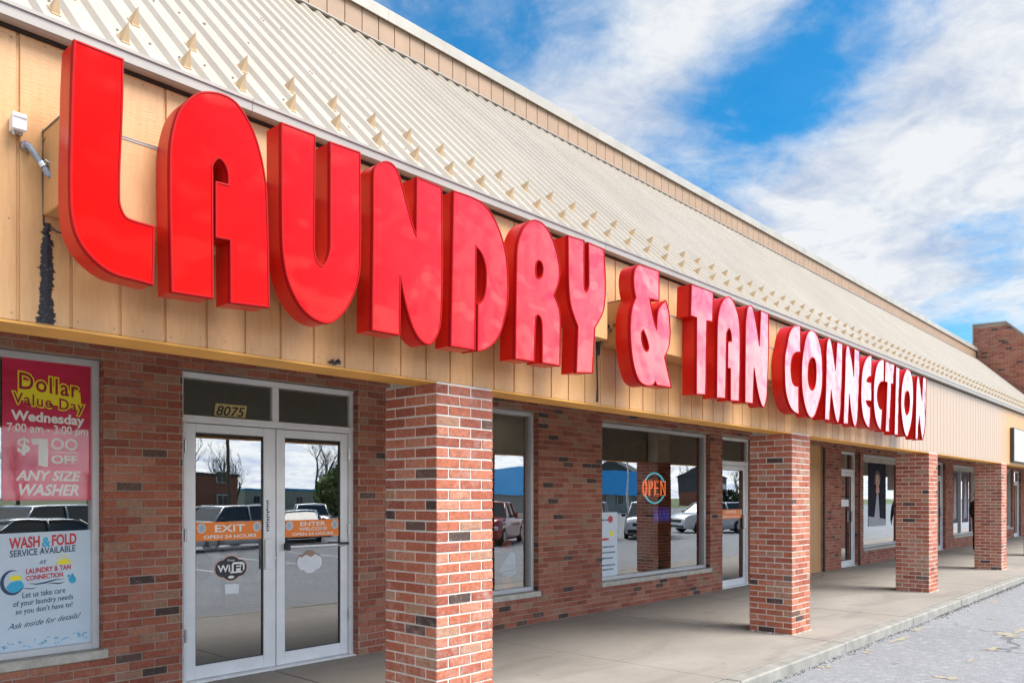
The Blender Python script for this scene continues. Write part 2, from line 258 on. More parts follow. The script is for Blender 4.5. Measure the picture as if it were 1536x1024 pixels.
def siding_mat():
    m,nt=newmat('tan_siding'); P=pos(nt)
    g=nt.noise(nt.scale(P,(6,6,.9)),7,7,.65,.4); h=nt.noise(nt.scale(P,(1.5,1.5,14)),9,5,.7,.2)
    c=nt.mix(nt.ramp(g,[(.3,0.0),(.7,1.0)]),(.555,.295,.115),(.635,.36,.155))
    c=nt.mix(nt.math('MULTIPLY',nt.ramp(h,[(.6,0.0),(.78,1.0)]),.22),c,(.30,.17,.08))
    st=nt.noise(nt.scale(P,(5,5,.35)),2.2,5,.7)
    c=nt.mix(nt.math('MULTIPLY',nt.ramp(st,[(.55,0.0),(.8,1.0)]),.28),c,(.42,.30,.19))
    # the boards beyond the sign blend to a pale grey-beige along x
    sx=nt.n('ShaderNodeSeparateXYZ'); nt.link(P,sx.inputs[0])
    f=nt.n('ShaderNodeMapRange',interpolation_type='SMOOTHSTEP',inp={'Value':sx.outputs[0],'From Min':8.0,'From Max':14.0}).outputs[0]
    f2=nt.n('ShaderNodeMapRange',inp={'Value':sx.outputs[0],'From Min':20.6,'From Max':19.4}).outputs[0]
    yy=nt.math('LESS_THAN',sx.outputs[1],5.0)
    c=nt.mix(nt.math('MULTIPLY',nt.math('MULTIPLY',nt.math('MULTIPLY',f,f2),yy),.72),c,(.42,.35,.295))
    principled(nt,c,.42,0,nt.math('ADD',h,nt.math('MULTIPLY',g,.5)),.35,.004,spec=.5)
    return m
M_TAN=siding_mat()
M_SOFF=simple('tan_underside',(.78,.38,.075),.6,var=.15,nscale=3)
M_BAND=simple('parapet_siding',(.33,.215,.135),.6,var=.08,nscale=4)
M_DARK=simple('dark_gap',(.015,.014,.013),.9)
def roof_mat():
    m,nt=newmat('roof_metal'); P=pos(nt)
    n=nt.noise(nt.scale(P,(1,.5,.5)),2.5,6,.6); n2=nt.noise(P,55,3,.6)
    c=nt.mix(nt.ramp(n,[(.35,0.0),(.7,1.0)]),(.44,.385,.315),(.505,.45,.375))
    sx=nt.n('ShaderNodeSeparateXYZ'); nt.link(P,sx.inputs[0]); pi=nt.math('FLOOR',nt.math('DIVIDE',nt.math('SUBTRACT',sx.outputs[0],.205),.921))
    wn=nt.n('ShaderNodeTexWhiteNoise',noise_dimensions='1D'); nt.link(pi,wn.inputs['W'])
    c=nt.mix(nt.math('MULTIPLY',wn.outputs['Value'],.22),c,(.36,.32,.27))
    sk_=nt.noise(nt.scale(P,(16,1.0,1.0)),2.0,5,.7)
    c=nt.mix(nt.math('MULTIPLY',nt.ramp(sk_,[(.55,0.0),(.75,1.0)]),.25),c,(.30,.26,.21))
    c=nt.mix(nt.ramp(n2,[(.66,0.0),(.74,.4)]),c,(.34,.29,.25))
    principled(nt,c,.38,0,nt.noise(P,5,3,.6),.25,.012,spec=.5); return m
M_ROOF=roof_mat()
M_TRIM=simple('painted_trim',(.33,.305,.275),.4,var=.07,nscale=5)
M_CAP=simple('parapet_cap',(.36,.335,.29),.45,var=.12,nscale=3)
M_GUARD=simple('snow_guard_tan',(.56,.40,.235),.5,var=.08)
M_ALU=simple('aluminium_frame',(.60,.60,.60),.38,.1,var=.06,nscale=8)
M_ALUW=simple('door_aluminium',(.82,.82,.82),.33,.05,var=.06,nscale=5)
M_STEEL=simple('steel',(.55,.56,.58),.22,.9,var=.05)
M_SILL=simple('limestone',(.50,.46,.39),.85,var=.2,nscale=14,bstr=.4)
M_TRANS=simple('grey_panel',(.36,.39,.33),.35,var=.08,nscale=2)
M_BLACK=simple('black',(.02,.02,.022),.45)
M_WHITE=simple('white_vinyl',(.78,.80,.82),.4,var=.03)
m,nt=newmat('tar'); P=pos(nt); q=nt.noise(P,70,5,.75)
principled(nt,nt.mix(nt.ramp(q,[(.60,0.0),(.70,1.0)]),(.018,.018,.022),(.30,.27,.24)),.5,0,nt.noise(P,110,4,.7),1.0,.006); M_TAR=m
M_INT=simple('interior_wall',(.20,.18,.15),.8)
M_INTF=simple('interior_floor',(.20,.20,.19),.35)
M_CEIL=simple('soffit_board',(.62,.58,.50),.8)
M_REDRET=None
def letter_mats():
    m,nt=newmat('sign_red_face'); P=pos(nt)
    c=nt.mix(nt.ramp(nt.noise(nt.scale(P,(.6,1,.8)),2.2,4),[(.3,0.0),(.75,1.0)]),(.70,.003,.002),(.78,.007,.004))
    dr=nt.noise(nt.scale(P,(9,1,.7)),3.0,6,.7)
    c=nt.mix(nt.math('MULTIPLY',nt.ramp(dr,[(.56,0.0),(.75,1.0)]),.22),c,(.42,.012,.012))
    bm=nt.n('ShaderNodeBump',inp={'Strength':.9,'Distance':.05,'Height':nt.noise(nt.scale(P,(1,1,.9)),2.6,2,.5)}).outputs[0]
    d=nt.n('ShaderNodeBsdfDiffuse',inp={'Color':c}); g=nt.n('ShaderNodeBsdfGlossy',inp={'Roughness':.10,'Color':(1,.93,.95,1)}); nt.link(bm,g.inputs['Normal'])
    lw=nt.n('ShaderNodeLayerWeight',inp={'Blend':.5}).outputs['Facing']
    fac=nt.math('MULTIPLY_ADD',nt.math('POWER',lw,2.9),2.0,.002,clamp=True)
    mx=nt.n('ShaderNodeMixShader',inp={0:fac}); nt.link(d.outputs[0],mx.inputs[1]); nt.link(g.outputs[0],mx.inputs[2])
    o=nt.n('ShaderNodeOutputMaterial'); nt.link(mx.outputs[0],o.inputs[0])
    m2,n2=newmat('sign_red_return'); P2=pos(n2)
    c2=n2.mix(n2.ramp(n2.noise(P2,5,5),[(.35,0.0),(.75,1.0)]),(.58,.008,.004),(.68,.018,.008))
    d2=n2.noise(n2.scale(P2,(3,3,.8)),9,6,.75)
    c2=n2.mix(n2.math('MULTIPLY',n2.ramp(d2,[(.54,0.0),(.72,1.0)]),.35),c2,(.24,.035,.022))
    principled(n2,c2,.32,0,n2.noise(P2,4,2),.1,.02,spec=.4)
    return m,m2
M_RED,M_RET=letter_mats()
M_CAPR=simple('sign_trim_cap',(.40,.006,.008),.6,var=.05,spec=.12)
def glass_mat(name,tint=(.92,.96,.95),mul=2.7,ior=2.05,add=.0):
    m,nt=newmat(name)
    fr=nt.n('ShaderNodeFresnel',inp={'IOR':ior}).outputs[0]
    fac=nt.math('ADD',nt.math('MULTIPLY',fr,mul),add,clamp=True)
    P=pos(nt); b=nt.n('ShaderNodeBump',inp={'Strength':.06,'Distance':.02,'Height':nt.noise(P,1.3,2,.4)})
    t=nt.n('ShaderNodeBsdfTransparent',inp={'Color':tuple(tint)+(1,)}); g=nt.n('ShaderNodeBsdfGlossy',inp={'Roughness':.005,'Color':(.95,.98,1,1)}); nt.link(b.outputs[0],g.inputs['Normal'])
    mx=nt.n('ShaderNodeMixShader'); nt.link(fac,mx.inputs[0]); nt.link(t.outputs[0],mx.inputs[1]); nt.link(g.outputs[0],mx.inputs[2])
    o=nt.n('ShaderNodeOutputMaterial'); nt.link(mx.outputs[0],o.inputs[0]); return m
M_GLASS=glass_mat('window_glass')
def concrete_mat():
    m,nt=newmat('concrete'); P=pos(nt)
    a=nt.noise(P,.7,6,.6,.3); b=nt.noise(P,7,7,.65); s=nt.noise(P,140,3,.7)
    c=nt.mix(nt.ramp(a,[(.3,0.0),(.7,1.0)]),(.27,.245,.215),(.345,.315,.28))
    c=nt.mix(nt.math('MULTIPLY',nt.ramp(b,[(.5,0.0),(.8,1.0)]),.35),c,(.20,.18,.16))
    c=nt.mix(nt.math('MULTIPLY',nt.ramp(s,[(.55,0.0),(.7,1.0)]),.3),c,(.17,.15,.135))
    gv=nt.n('ShaderNodeTexVoronoi',inp={'Scale':2.6,'Randomness':1.0}); nt.link(P,gv.inputs['Vector'])
    c=nt.mix(nt.math('MULTIPLY',nt.ramp(gv.outputs['Distance'],[(.0,1.0),(.045,1.0),(.06,0.0)]),.5),c,(.09,.08,.075))
    cv=nt.n('ShaderNodeTexVoronoi',feature='DISTANCE_TO_EDGE',inp={'Scale':.33}); wv=nt.n('ShaderNodeVectorMath',operation='ADD'); nt.link(P,wv.inputs[0])
    ns=nt.n('ShaderNodeTexNoise',inp={'Scale':3.0,'Detail':7.0}); nt.link(P,ns.inputs['Vector']); nt.link(nt.scale(ns.outputs['Color'],(.5,.5,0)),wv.inputs[1]); nt.link(wv.outputs[0],cv.inputs['Vector'])
    c=nt.mix(nt.math('MULTIPLY',nt.ramp(cv.outputs['Distance'],[(.0,1.0),(.0035,0.0)]),nt.ramp(nt.noise(P,.4,2),[(.5,0.0),(.6,.8)])),c,(.08,.07,.065))
    w_=nt.noise(nt.scale(P,(.5,1.5,1)),1.1,4,.6,.8)
    c=nt.mix(nt.math('MULTIPLY',nt.ramp(w_,[(.52,0.0),(.66,1.0)]),.45),c,(.19,.175,.16))
    principled(nt,c,.85,0,nt.math('ADD',s,nt.math('MULTIPLY',b,.6)),.4,.004,spec=.3); return m
M_CONC=concrete_mat()
def asphalt_mat():
    m,nt=newmat('old_asphalt'); P=pos(nt)
    a=nt.noise(P,.45,6,.6,.4); b=nt.noise(P,5,6,.7); s=nt.noise(P,95,4,.8); v=nt.n('ShaderNodeTexVoronoi',inp={'Scale':75.0}); nt.link(P,v.inputs['Vector'])
    c=nt.mix(nt.ramp(a,[(.3,0.0),(.7,1.0)]),(.225,.235,.25),(.31,.32,.335))
    c=nt.mix(nt.math('MULTIPLY',nt.ramp(b,[(.45,0.0),(.75,1.0)]),.4),c,(.22,.23,.245))
    c=nt.mix(nt.ramp(s,[(.40,.75),(.5,0.0)]),c,(.12,.12,.13))
    c=nt.mix(nt.ramp(s,[(.55,0.0),(.68,.8)]),c,(.48,.47,.45))
    g2=nt.noise(P,28,5,.75); g3=nt.noise(P,11,4,.7)
    c=nt.mix(nt.ramp(g2,[(.38,.45),(.50,0.0)]),c,(.13,.135,.14)); c=nt.mix(nt.ramp(g3,[(.5,0.0),(.68,.5)]),c,(.40,.41,.43))
    ck=nt.n('ShaderNodeTexVoronoi',feature='DISTANCE_TO_EDGE',inp={'Scale':.42}); wv=nt.n('ShaderNodeVectorMath',operation='ADD'); nt.link(P,wv.inputs[0])
    ns=nt.n('ShaderNodeTexNoise',inp={'Scale':2.3,'Detail':6.0}); nt.link(P,ns.inputs['Vector']); sc_=nt.scale(ns.outputs['Color'],(.8,.8,0)); nt.link(sc_,wv.inputs[1]); nt.link(wv.outputs[0],ck.inputs['Vector'])
    cr=nt.ramp(ck.outputs['Distance'],[(.0,1.0),(.006,.9),(.012,0.0)])
    cr=nt.math('MULTIPLY',cr,nt.ramp(nt.noise(P,.5,2),[(.42,0.0),(.55,.65)]))
    c=nt.mix(cr,c,(.07,.07,.072))
    principled(nt,c,.88,0,nt.math('SUBTRACT',nt.math('ADD',s,nt.math('MULTIPLY',b,.5)),nt.math('MULTIPLY',cr,2.0)),.7,.006,spec=.35); return m
M_ASPH=asphalt_mat()

# ------------------------------------------------------------------ ground
def sheet(name,x0,x1,y0,y1,z,mat):
    b=MB(); b.face([(x0,y0,z),(x1,y0,z),(x1,y1,z),(x0,y1,z)]); return tag(b.build(name,mat),kind='structure')
b=MB()
for (ya,za,yb,zb) in ((900,-.104,0,-.104),(0,-.104,-6.5,-.45),(-6.5,-.45,-700,-.45)):
    b.idx([(-600,ya,za),(900,ya,za),(900,yb,zb),(-600,yb,zb)],[(0,3,2,1)])
tag(b.build('parking_lot',M_ASPH),kind='structure')
CURB=3.13
rnd=random.Random(5)
b=MB()  # walkway slabs with tooled joints (own slab each, 8 mm gaps), solid down into the ground
js=[-8.35+2.45*k for k in range(25)]
for x0,x1 in zip(js[:-1],js[1:]):
    dz=rnd.uniform(-.0015,.0015)
    b.bbox(x0+.008,x1-.008,CURB+.172,6.50,-.15,0+dz,.004)
b.box(-8.3,50,6.501,6.7,-.16,-.002,0)
tag(b.build('walkway',M_CONC),kind='structure')
b=MB(); b.box(-8.3,50,CURB+.1,6.49,-.17,-.014)
tag(b.build('walkway_joint_grime',simple('joint_grime',(.05,.045,.04),.95)),kind='structure')
b=MB()
for x0,x1 in zip(js[:-1],js[1:]):
    dy=rnd.uniform(-.006,.006); dz=rnd.uniform(-.004,.001)
    b.bbox(x0+.006,x1-.006,CURB+dy,CURB+.158,-.2,.002+dz,.014)
b.box(-8.3,50,CURB+.03,CURB+.162,-.2,-.016)
tag(b.build('kerb',simple('kerb_concrete',(.27,.262,.238),.88,var=.22,nscale=5,bstr=.4)),kind='structure')
# dark grit gathered along the kerb
b=MB()
for i in range(2600):
    x=rnd.uniform(3,24); y=CURB-.01-abs(rnd.gauss(0,.045)); s=rnd.uniform(.003,.011)*(1+.4*(x>12)); a=rnd.uniform(0,PI)
    z=-.104; pts=[(x+s*math.cos(a+k*2*PI/3),y+s*math.sin(a+k*2*PI/3),z+rnd.uniform(0,.002)) for k in range(3)]
    b.idx(pts+[(x,y,z+s*.8)],[(0,1,3),(1,2,3),(2,0,3)])
tag(b.build('gravel',simple('grit',(.09,.085,.08),.9,var=.5,nscale=70)),kind='stuff')
def blob(cx,cy,rx,ry,n=26,jit=.45,seed=0):
    r_=random.Random(seed); ph=[r_.uniform(0,6.28) for _ in range(6)]
    out=[]
    for k in range(n):
        a=2*PI*k/n; q=1+jit*(.5*math.sin(2*a+ph[0])+.35*math.sin(5*a+ph[1])+.3*math.sin(9*a+ph[2]))*.7+r_.uniform(-.12,.12)
        out.append((cx+rx*q*math.cos(a),cy+ry*q*math.sin(a)))
    return out
b=MB()
for i,(x,y,rx,ry) in enumerate([(11.1,3.03,.30,.05),(10.1,2.95,.34,.06),(9.0,2.98,.16,.05),(7.9,3.02,.11,.05),(8.2,2.02,.13,.10),(9.2,2.03,.12,.05),(10.1,2.0,.16,.08),(11.2,2.05,.25,.16),(11.85,2.02,.4,.06),(13.6,2.0,.5,.08),(14.8,2.9,.3,.08),(7.3,2.1,.10,.05),(9.75,1.55,.12,.05),(16.5,2.1,.5,.08),(8.55,2.55,.05,.03),(12.6,2.5,.1,.05)]):
    for q in range(5):
        p=blob(x+rnd.uniform(-1,1)*rx*.8,y+rnd.uniform(-1,1)*ry*.8,rx*rnd.uniform(.15,.5),ry*rnd.uniform(.2,.55),18,.8,i*9+q)
        b.face([(a,c,-.100+.0002*q) for a,c in p])
m,nt=newmat('worn_yellow_paint'); P=pos(nt)
s=nt.noise(P,60,4,.8)
cc=nt.mix(nt.ramp(s,[(.47,0.0),(.58,1.0)]),(.27,.27,.27),(.48,.38,.17))
principled(nt,cc,.8,0,s,.4,.003)
tag(b.build('worn_parking_paint',m),kind='structure')

# ------------------------------------------------------------------ the building
BLD=thing('shopping_strip_building',(0,6.48,0),'long single storey brick shopping strip with tan siding fascia and ribbed metal mansard roof','building')
rb=random.Random(11)
BC,BL,MJ=.0677,.2032,.010
def brick_field(b,org,ud,nd,W,H,pattern,holes=(),row0=0,prot=.006):
    """single bricks set into a mortar plane. org corner, ud along, nd outward"""
    ud=Vector(ud); nd=Vector(nd); org=Vector(org)
    def P(u,z,d): q=org+ud*u+nd*d; return (q.x,q.y,org.z+z)
    def brick(u0,u1,z0,z1,r):
        if u1-u0<.018 or z1-z0<.012: return
        j=lambda:rb.uniform(-.0012,.0012); d=prot+rb.uniform(-.0015,.0015); c=.0025
        a=[(u0+j(),z0+j()),(u1+j(),z0+j()),(u1+j(),z1+j()),(u0+j(),z1+j())]
        ci=[(a[0][0]+c,a[0][1]+c),(a[1][0]-c,a[1][1]+c),(a[2][0]-c,a[2][1]-c),(a[3][0]+c,a[3][1]-c)]
        V=[P(u,z,-.003) for u,z in a]+[P(u,z,d-.002) for u,z in a]+[P(u,z,d) for u,z in ci]
        b.idx(V,[(8,9,10,11)]+[(k,(k+1)%4,(k+1)%4+4,k+4) for k in range(4)]+[(k+4,(k+1)%4+4,(k+1)%4+8,k+8) for k in range(4)],0,r)
    mj=MJ/2 if pattern!='column' else .0063
    nrow=int(math.ceil(H/BC))
    for row in range(nrow):
        z0=row*BC+mj; z1=min((row+1)*BC-mj,H)
        if pattern=='column':
            us=[0,BL/2,BL*1.5,BL*2.5] if (row+row0)%2==0 else [0,BL,BL*2,BL*2.5]
        else:
            o=-BL*((row+row0)%2)/2; us=[]; u=o
            while u<W+BL: us.append(u); u+=BL
        for i in range(len(us)-1):
            u0=us[i]+mj; u1=us[i+1]-mj
            if pattern=='column':
                if i==0: u0=us[0]-.003
                if i==len(us)-2: u1=us[i+1]+.003
            if pattern!='column': u0=max(u0,0); u1=min(u1,W)
            if u1<=u0: continue
            r=rb.uniform(0.001,1)
            rects=[(u0,u1,z0,z1)]
            for (h0,h1,k0,k1) in holes:
                nr=[]
                for (p,q,s_,t) in rects:
                    if q<=h0 or p>=h1 or t<=k0 or s_>=k1: nr.append((p,q,s_,t)); continue
                    if p<h0: nr.append((p,h0,s_,t))
                    if q>h1: nr.append((h1,q,s_,t))
                    pp,qq=max(p,h0),min(q,h1)
                    if s_<k0: nr.append((pp,qq,s_,k0-.004))
                    if t>k1: nr.append((pp,qq,k1+.004,t))
                rects=nr
            for q in rects: brick(*q,r)
# openings in the shop wall: x0,x1,z0,z1
WY=6.48
OPN=[('window',-1.3,2.43,.40,2.64),('door',3.05,4.84,0,2.64),('window',5.55,7.61,.40,2.64),('window',8.96,12.01,.40,2.62),('door',12.43,13.56,0,2.62),
     ('panel',15.6,16.87,0,2.66),('door',17.94,19.0,0,2.6),('window',19.345,22.4,.37,2.59),('door',25.35,26.45,0,2.6),('window',27.34,30.4,.37,2.58),
     ('window',32.6,36.12,.4,2.64),('door',36.37,37.75,0,2.6),('window',39,43,.4,2.6)]
X0,X1,WH=-5.0,46.0,2.95
b=MB()
holes=[(o[1]-X0,o[2]-X0,o[3],o[4]) for o in OPN]
# sill stones interrupt the brickwork
holes+=[(o[1]-X0-.03,o[2]-X0+.03,o[3]-.07,o[3]) for o in OPN if o[0]=='window']
brick_field(b,(X0,WY,0),(1,0,0),(0,-1,0),X1-X0,WH,'wall',holes,prot=.005)
# mortar plane / wall core pieces around the openings (reveals 0.14 deep)
xs=sorted(OPN,key=lambda o:o[1]); cur=X0
for o in xs:
    b.box(cur,o[1],WY,WY+.22,-.05,WH,1); cur=o[2]
    b.box(o[1],o[2],WY,WY+.22,o[4],WH,1)
    if o[3]>0: b.box(o[1],o[2],WY,WY+.22,-.05,o[3]-.07,1)
b.box(cur,X1,WY,WY+.22,-.05,WH,1)
# dark stained reveals: bricks returning into each opening
for o in xs:
    if o[0]=='panel': continue
    brick_field(b,(o[2],WY,o[3]),(0,1,0),(-1,0,0),.10,o[4]-o[3],'wall',prot=.004)
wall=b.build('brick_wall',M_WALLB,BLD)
for o in OPN:
    if o[0]=='window':
        b=MB(); b.bbox(o[1]-.025,o[2]+.025,WY-.028,WY+.16,o[3]-.066,o[3],.005); b.build('window_sill',M_SILL,BLD)

# fascia: 4 ft grooved plywood siding, boards 8 inch
FY=3.765; FZ0,FZ1=2.312,3.56
b=MB(); gx=1.072-.2057*40; k=0; F0=-6.9; F1=45.5
gs=[1.072+.2057*k for k in range(-38,217)]
for g0,g1 in zip(gs[:-1],gs[1:]):
    b.bbox(g0+.006,g1-.006,FY,FY+.02,FZ0,FZ1,.0025)
b.box(F0,F1,FY+.009,FY+.03,FZ0+.004,FZ1,0)
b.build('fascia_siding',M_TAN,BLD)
b=MB(); b.box(F0,F1,FY+.003,4.0,FZ0-.012,FZ0-.001); b.build('fascia_underside',M_SOFF,BLD)
b=MB(); b.box(F0,F1,3.96,4.0005,FZ0+.001,2.99); b.build('canopy_beam',simple('beam_paint',(.42,.42,.37),.7),BLD)
b=MB(); b.box(F0,X1,4.001,WY+.1,WH+.002,WH+.03); b.build('walkway_ceiling',M_CEIL,BLD)
# eave trim
b=MB()
def xprism(b,poly,x0,x1,m=0):
    """extrude (y,z) outline along x"""
    n=len(poly); tr=tessellate_polygon([[Vector((p[0],p[1],0)) for p in poly]])
    V=[(x0,p[0],p[1]) for p in poly]+[(x1,p[0],p[1]) for p in poly]
    b.idx(V,[t for t in tr]+[tuple(i+n for i in t) for t in tr]+[(i,(i+1)%n,(i+1)%n+n,i+n) for i in range(n)],m)
RX0=-4.0; RXF=30.1
for x0 in [RX0+3.05*k for k in range(17)]:
    xprism(b,[(3.735,3.520),(3.712,3.522),(3.692,3.530),(3.692,3.572),(3.684,3.575),(3.684,3.590),(3.696,3.596),(3.86,3.664),(3.86,3.648),(3.735,3.575)],x0+.0015,min(x0+3.049,45.9))
b.build('eave_trim',M_TRIM,BLD)
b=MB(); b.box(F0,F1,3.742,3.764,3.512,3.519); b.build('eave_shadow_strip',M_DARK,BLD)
# ribbed mansard
RY0,RZ0,RY1,RZ1=3.83,3.625,6.40,6.127
rd=Vector((0,RY1-RY0,RZ1-RZ0)); RL=rd.length; rd.normalize(); rn=Vector((0,-rd.z,rd.y))
RP=.1535; RPH=1.515-.1535*3
def roofpt(x,t,h): return (x,RY0+rd.y*t+rn.y*h,RZ0+rd.z*t+rn.z*h)
def roof_piece(x0,x1):
    b=MB(); prof=[]; n0=int((x0-RPH)/RP)-1; x=RPH+n0*RP
    while x<x1:
        for dx,h in ((-.030,0),(-.011,.026),(.011,.026),(.030,0)):
            prof.append((x+dx,h))
        x+=RP
    prof=[(a,h) for a,h in prof if x0<=a<=x1]
    for i in range(len(prof)-1):
        (a,h),(c,g)=prof[i],prof[i+1]
        b.face([roofpt(a,0,h),roofpt(c,0,g),roofpt(c,RL,g),roofpt(a,RL,h)])
        b.face([roofpt(a,0,h),roofpt(c,0,g),roofpt(c,0,-.03),roofpt(a,0,-.03)])
    return b
b=roof_piece(RX0,RXF); roof=b.build('mansard_roof',M_ROOF,BLD)
b=roof_piece(30.65,45.5); b.build('mansard_roof_beyond_party_wall',M_ROOF,BLD)
b=MB()
for x0,x1 in ((RX0,RXF),(30.65,45.5)):
    V=[roofpt(x0,0,-.035),roofpt(x1,0,-.035),roofpt(x1,RL,-.035),roofpt(x0,RL,-.035)]; b.face(V)
    b.box(x0,x1,6.425,6.6,RZ1-.12,RZ1+.03)
b.build('roof_underlay',M_DARK,BLD)
rnds=random.Random(3)
b=MB()
for i in range(420):   # roofing screws on the pans
    x=RPH+RP*(rnds.randrange(-4,150)+.5)+rnds.uniform(-.01,.01); t=rnds.choice((.35,1.25,2.15,3.1))+rnds.uniform(-.03,.03)
    c=roofpt(x,t,.003); b.tube([c,roofpt(x,t,.009)],.007,5)
b.build('roof_screws',simple('screw_head',(.32,.27,.23),.5),roof)
# parapet band above roof
PY=6.42
pz0,pz1=6.152,6.43
for (xa,xb) in ((RX0,30.1),(30.62,44)):
    b=MB()
    for g0,g1 in zip(gs[:-1],gs[1:]):
        x0,x1=g0+.068+.004,g1+.068-.004
        if x0<xa or x1>xb: continue
        b.bbox(x0,x1,PY,PY+.02,pz0,pz1,.002)
    b.build('parapet_siding',M_BAND,BLD)
b=MB(); b.box(RX0,45,PY+.013,PY+.3,pz0-.02,pz1); b.build('parapet_backing',M_DARK,BLD)
b=MB(); xprism(b,[(6.395,6.118),(6.335,6.118),(6.335,6.128),(6.385,6.134),(6.385,6.160),(6.418,6.165),(6.418,6.12)],RX0,30.1); b.build('roof_top_flashing',M_TRIM,BLD); b=MB(); xprism(b,[(6.395,6.118),(6.335,6.118),(6.335,6.128),(6.385,6.134),(6.385,6.160),(6.418,6.165),(6.418,6.12)],30.66,45.5); b.build('roof_top_flashing',M_TRIM,BLD)
for (xa,xb) in ((RX0,30.1),(30.64,45.5)):
    b=MB(); x0=xa
    while x0<xb-.01:
        x1=min(x0+3.05,xb); xprism(b,[(6.385,6.415),(6.385,6.53),(6.40,6.545),(6.80,6.575),(6.80,6.44),(6.40,6.432),(6.40,6.415)],x0+.0015,x1-.0005); x0=x1
    b.build('parapet_cap',M_CAP,BLD)
b=MB(); b.box(RX0,45.5,6.74,15.3,6.30,6.42); b.build('flat_roof',simple('roof_membrane',(.30,.30,.29),.9),BLD)
b=MB(); b.box(-5.2,-5.0,6.48,15.3,-.1,6.3); b.box(-5.2,45.6,15.3,15.5,-.1,6.3); b.box(45.5,45.7,6.48,15.3,-.1,6.3); b.build('outer_walls',M_WALLB[0],BLD)
# party wall rising through the roof
b=MB()
prof=[(6.50,3.0),(6.50,5.80+1.48-.0),(5.60,5.80+1.46),(3.55,5.27),(3.55,3.0)]
Zt=7.26
prof=[(6.52,3.2),(6.52,7.30),(5.58,7.27),(3.60,5.34),(3.60,3.2)]
xprism(b,prof,30.12,30.60,1)
ph=[]  # cover the side with bricks row by row
for row in range(62):
    z0=3.2+row*BC+MJ/2; z1=z0+BC-MJ
    ya=3.60 if z1<5.34 else 3.60+(z1-5.34)*(5.58-3.60)/(7.27-5.34)
    if z1>7.25: break
    y=ya+.02; off=-BL/2*(row%2); y=6.52
    yy=6.52-off
    c=6.52
    first=True
    while c>ya+.03:
        w_=BL-MJ
        if first and row%2: w_=BL/2-MJ
        y0=max(c-w_,ya+.01); r=rb.uniform(.001,1)
        b.box(30.115,30.13,y0,c,z0,z1,0,r); c-=w_+MJ; first=False
b.build('party_wall',M_WALLB,BLD)
n=MB()
for (ya,za),(yb,zb) in (((6.56,7.30),(5.58,7.27)),((5.58,7.27),(3.56,5.30))):
    n.idx([(30.08,ya,za),(30.64,ya,za),(30.64,yb,zb),(30.08,yb,zb),(30.08,ya,za+.05),(30.64,ya,za+.05),(30.64,yb,zb+.05),(30.08,yb,zb+.05)],[(0,1,2,3),(4,5,6,7),(0,1,5,4),(1,2,6,5),(2,3,7,6),(3,0,4,7)])
n.box(30.09,30.63,6.525,6.56,6.2,7.30)
n.build('party_wall_coping',M_TRIM,BLD)
# tan siding panel in the wall
b=MB()
for k in range(6): b.bbox(15.62+k*.2057,15.62+(k+1)*.2057-.008,WY+.03,WY+.05,0,2.20,.002); b.bbox(15.62+k*.2057,15.62+(k+1)*.2057-.008,WY+.03,WY+.05,2.235,2.65,.002)
b.box(15.6,16.87,WY+.042,WY+.1,0,2.66); b.box(15.6,16.87,WY+.015,WY+.04,2.203,2.232)
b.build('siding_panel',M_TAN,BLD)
for xa in (16.875,19.0):
    b=MB(); b.bbox(xa,xa+.057,WY-.04,WY-.012,0,2.62,.003); b.build('brown_trim_post',simple('brown_post',(.07,.035,.03),.5),BLD)

# snow guards: two staggered rows of fins
gm=MB()
def guard(bb,x,t):
    def q(dx,dt,dh): return roofpt(x+dx,t+dt,dh)
    # pad, tall triangular front fin leaning up the slope, two side gussets
    w_=.019; L_=.095; H_=.088
    V=[q(-w_,0,0),q(w_,0,0),q(w_,L_,0),q(-w_,L_,0),q(-w_,0,.004),q(w_,0,.004),q(w_,L_,.004),q(-w_,L_,.004)]
    bb.idx(V,[(0,3,2,1),(4,5,6,7),(0,1,5,4),(1,2,6,5),(2,3,7,6),(3,0,4,7)])
    ap=q(0,L_*.45,H_); a0=q(-w_,.012,.004); a1=q(w_,.012,.004); c0=q(-w_*.5,L_,.004); c1=q(w_*.5,L_,.004); ap2=q(0,L_*.52,H_-.006)
    bb.idx([a0,a1,ap,c0,c1,ap2],[(0,1,2),(0,2,5,3),(1,4,5,2),(3,5,4)])
gcount=0; stuff=MB()
cands=[]
for rowi,(t,phx) in enumerate(((GT0,0),(GT1,1))):
    for k in range(-3,98):
        x=GX0+RP*(2*k+phx)
        if -1.0<x<29.8: cands.append((x,t))
cands.sort(key=lambda c:c[0] if c[0]>.55 else 100+c[0])
proto=None
for i,(x,t) in enumerate(cands):
    if i<99:
        g=MB(); guard(g,0,0)
        if proto is None:
            proto=g.build('snow_guard',M_GUARD,roof,off=tuple(roofpt(0,0,0))); o=proto
        else:
            o=proto.copy(); COL.objects.link(o); o.parent=roof
        p=roofpt(x,t,.001)
        o.location=(p[0]-0,p[1]-6.48,p[2])
    else: guard(stuff,x,t)
tag(stuff.build('snow_guards_far',M_GUARD,BLD),kind='stuff')
# nail heads in the siding boards
b=MB(); rn_=random.Random(21)
for k,g in enumerate(gs):
    if not 0.4<g<22: continue
    for z in (2.345,2.72,3.13,3.49):
        for dx in ((.03,.175) if k%2 else (.10,)):
            x=g+dx+rn_.uniform(-.006,.006); zz_=z+rn_.uniform(-.012,.012); r_=.0042
            b.idx([(x+r_*math.cos(q*PI/3),FY-.0012,zz_+r_*math.sin(q*PI/3)) for q in range(6)],[(5,4,3,2,1,0)])
tag(b.build('siding_nails',simple('nail_head',(.30,.19,.11),.6),BLD),kind='stuff')
